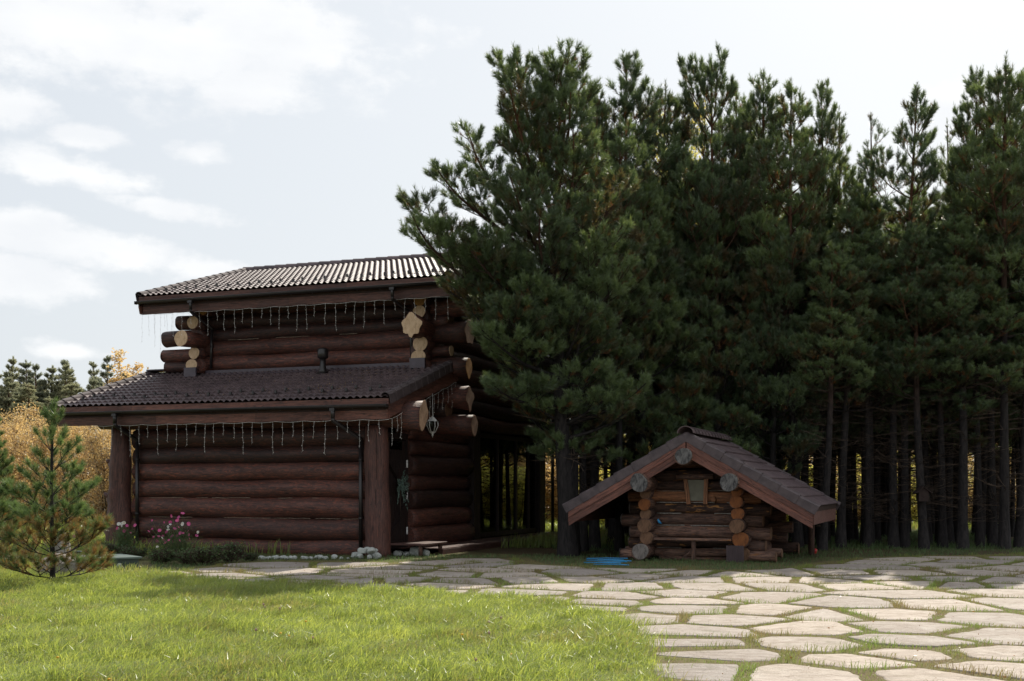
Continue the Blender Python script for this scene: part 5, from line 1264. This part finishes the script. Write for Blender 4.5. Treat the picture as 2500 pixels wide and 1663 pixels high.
# rake tiles on both front edges
def shed_rake(sg,d,dirn):
    mb=MB(); L=2.62/math.cos(math.atan(SS)); nc=7; c=L/nc; ca=math.cos(math.atan(SS)); sa=math.sin(math.atan(SS))
    for k in range(nc):
        prof=[(.16,.02),(.14,.05),(.07,.072),(.0,.066),(-.030,.035),(-.036,-.115)]; base=[]
        for f,ex in ((0,.026),(1.05,0)):
            s0=L-(k+f)*c
            for (a,h) in prof:
                hh=h+ex*(1 if h>-.05 else .0); base.append((sg*(s0*ca+hh*sa*1),d+(a-(ex*.5 if a<0 else 0))*dirn,CT+.10-s0*sa+hh*ca))
        n_=6; inner=[(x,y+.012*dirn,z-.012) for x,y,z in base]; vs=base+inner; fs=[]
        for i in range(n_-1): fs+=[(i,i+1,n_+i+1,n_+i),(2*n_+i,3*n_+i,3*n_+i+1,2*n_+i+1),(i,2*n_+i,2*n_+i+1,i+1),(n_+i,n_+i+1,3*n_+i+1,3*n_+i)]
        mb.add(vs,fs,0,RL.random())
    mb.build('rake_tiles',M['cap'],shed)
for sg in (1,-1): shed_rake(sg,0,1); shed_rake(sg,4.3,-1)
# ridge caps run along the depth
rc=ridge_caps('ridge_tiles',None,-.06,4.36,0,CT+.14,M['tile'],.155,.33); rc.parent=shed; rc.rotation_euler=(0,0,rad(90))
# purlins with grey ends proud of the rake
for (s_,z,r,lab,sh) in ((-.02,2.17,.17,'dark weathered end of the ridge log with white streaks',ROUND),(.90,1.635,.185,'grey weathered end of the right purlin with dark rot',lobes((30,.5,.06),(250,.6,.05),base=.97)),(-.95,1.63,.190,'split grey weathered end of the left purlin',lobes((120,.4,.1),(300,.5,.08),(40,.4,-.12),base=.98))):
    mb=MB(); logtube(mb,(s_,4.35,z),(s_,-.16,z),r*.92,r,18,.4,sh1=sh); mb.build('purlin',M['old_v'],shed); endcap(shed,(s_,-.162,z),'front',r*1.0,M['end_slate'],sh,label=lab)
# bench
bench=empty('bench_holder')
bpy.data.objects.remove(bench)
mb=MB(); mb.box((.04,.50,.455),(1.62,.30,.045),tone=.8); bs=mb.build('bench_seat',M['old_u'],shed,bevel=.006)
mb=MB(); mb.box((.06,.44,.21),(.075,.07,.43)); mb.build('bench_leg',M['old_z'],shed)
mb=MB(); mb.tube([(.02,.42,.22),(-.22,.36,.02)],.014,6); mb.build('bench_brace',M['old_z'],shed)
# covered little window with two trim boards
mb=MB(); mb.box((.05,.715,1.47),(.37,.02,.44)); mb.build('window_cover',M['cover'],shed)
for (x0,x1) in ((-.17,-.10),(.27,.25)):
    mb=MB(); mb.beam((x0,.695,1.72),(x1,.695,1.18),.085,.04,(0,1,0)); mb.build('window_trim',M['warm_z'],shed)
mb=MB(); logtube(mb,(-.36,.71,1.77),(.42,.71,1.765),.06,.06,10); mb.build('window_lintel',M['old_u'],shed)
mb=MB(); mb.tube([(.42,.73,1.28),(.42,.66,1.28)],[.06,.05],12); mb.build('knot',M['warm_u'],shed)
# blue strap and corrugated panel
mb=MB(); mb.tube([(-.74,.60,.86),(-.72,.62,.80),(-.67,.66,.76)],[.02,.03,.008],7); mb.build('blue_strap',M['blue'],shed)
def panel():
    n=60; V=[]; 
    for i in range(n+1):
        x=.76+.36*i/n; ph=(i%20)/20; y=.30+.012*(1 if ph<.55 else 0)
        V+= [(x,y+.02,.0),(x,y-.01,.345)]
    F=[(2*i,2*i+2,2*i+3,2*i+1) for i in range(n)]
    o=link('metal_panel',npmesh('panel',V,[np.array(F)],M['panel'])); o.parent=None; o.location=(SX,SY,0); o.rotation_euler=(0,0,-TH)
    md=o.modifiers.new('thick','SOLIDIFY'); md.thickness=.003
    tag(o,'brown corrugated metal sheet leaning against the right foot of the shed','metal sheet')
panel()
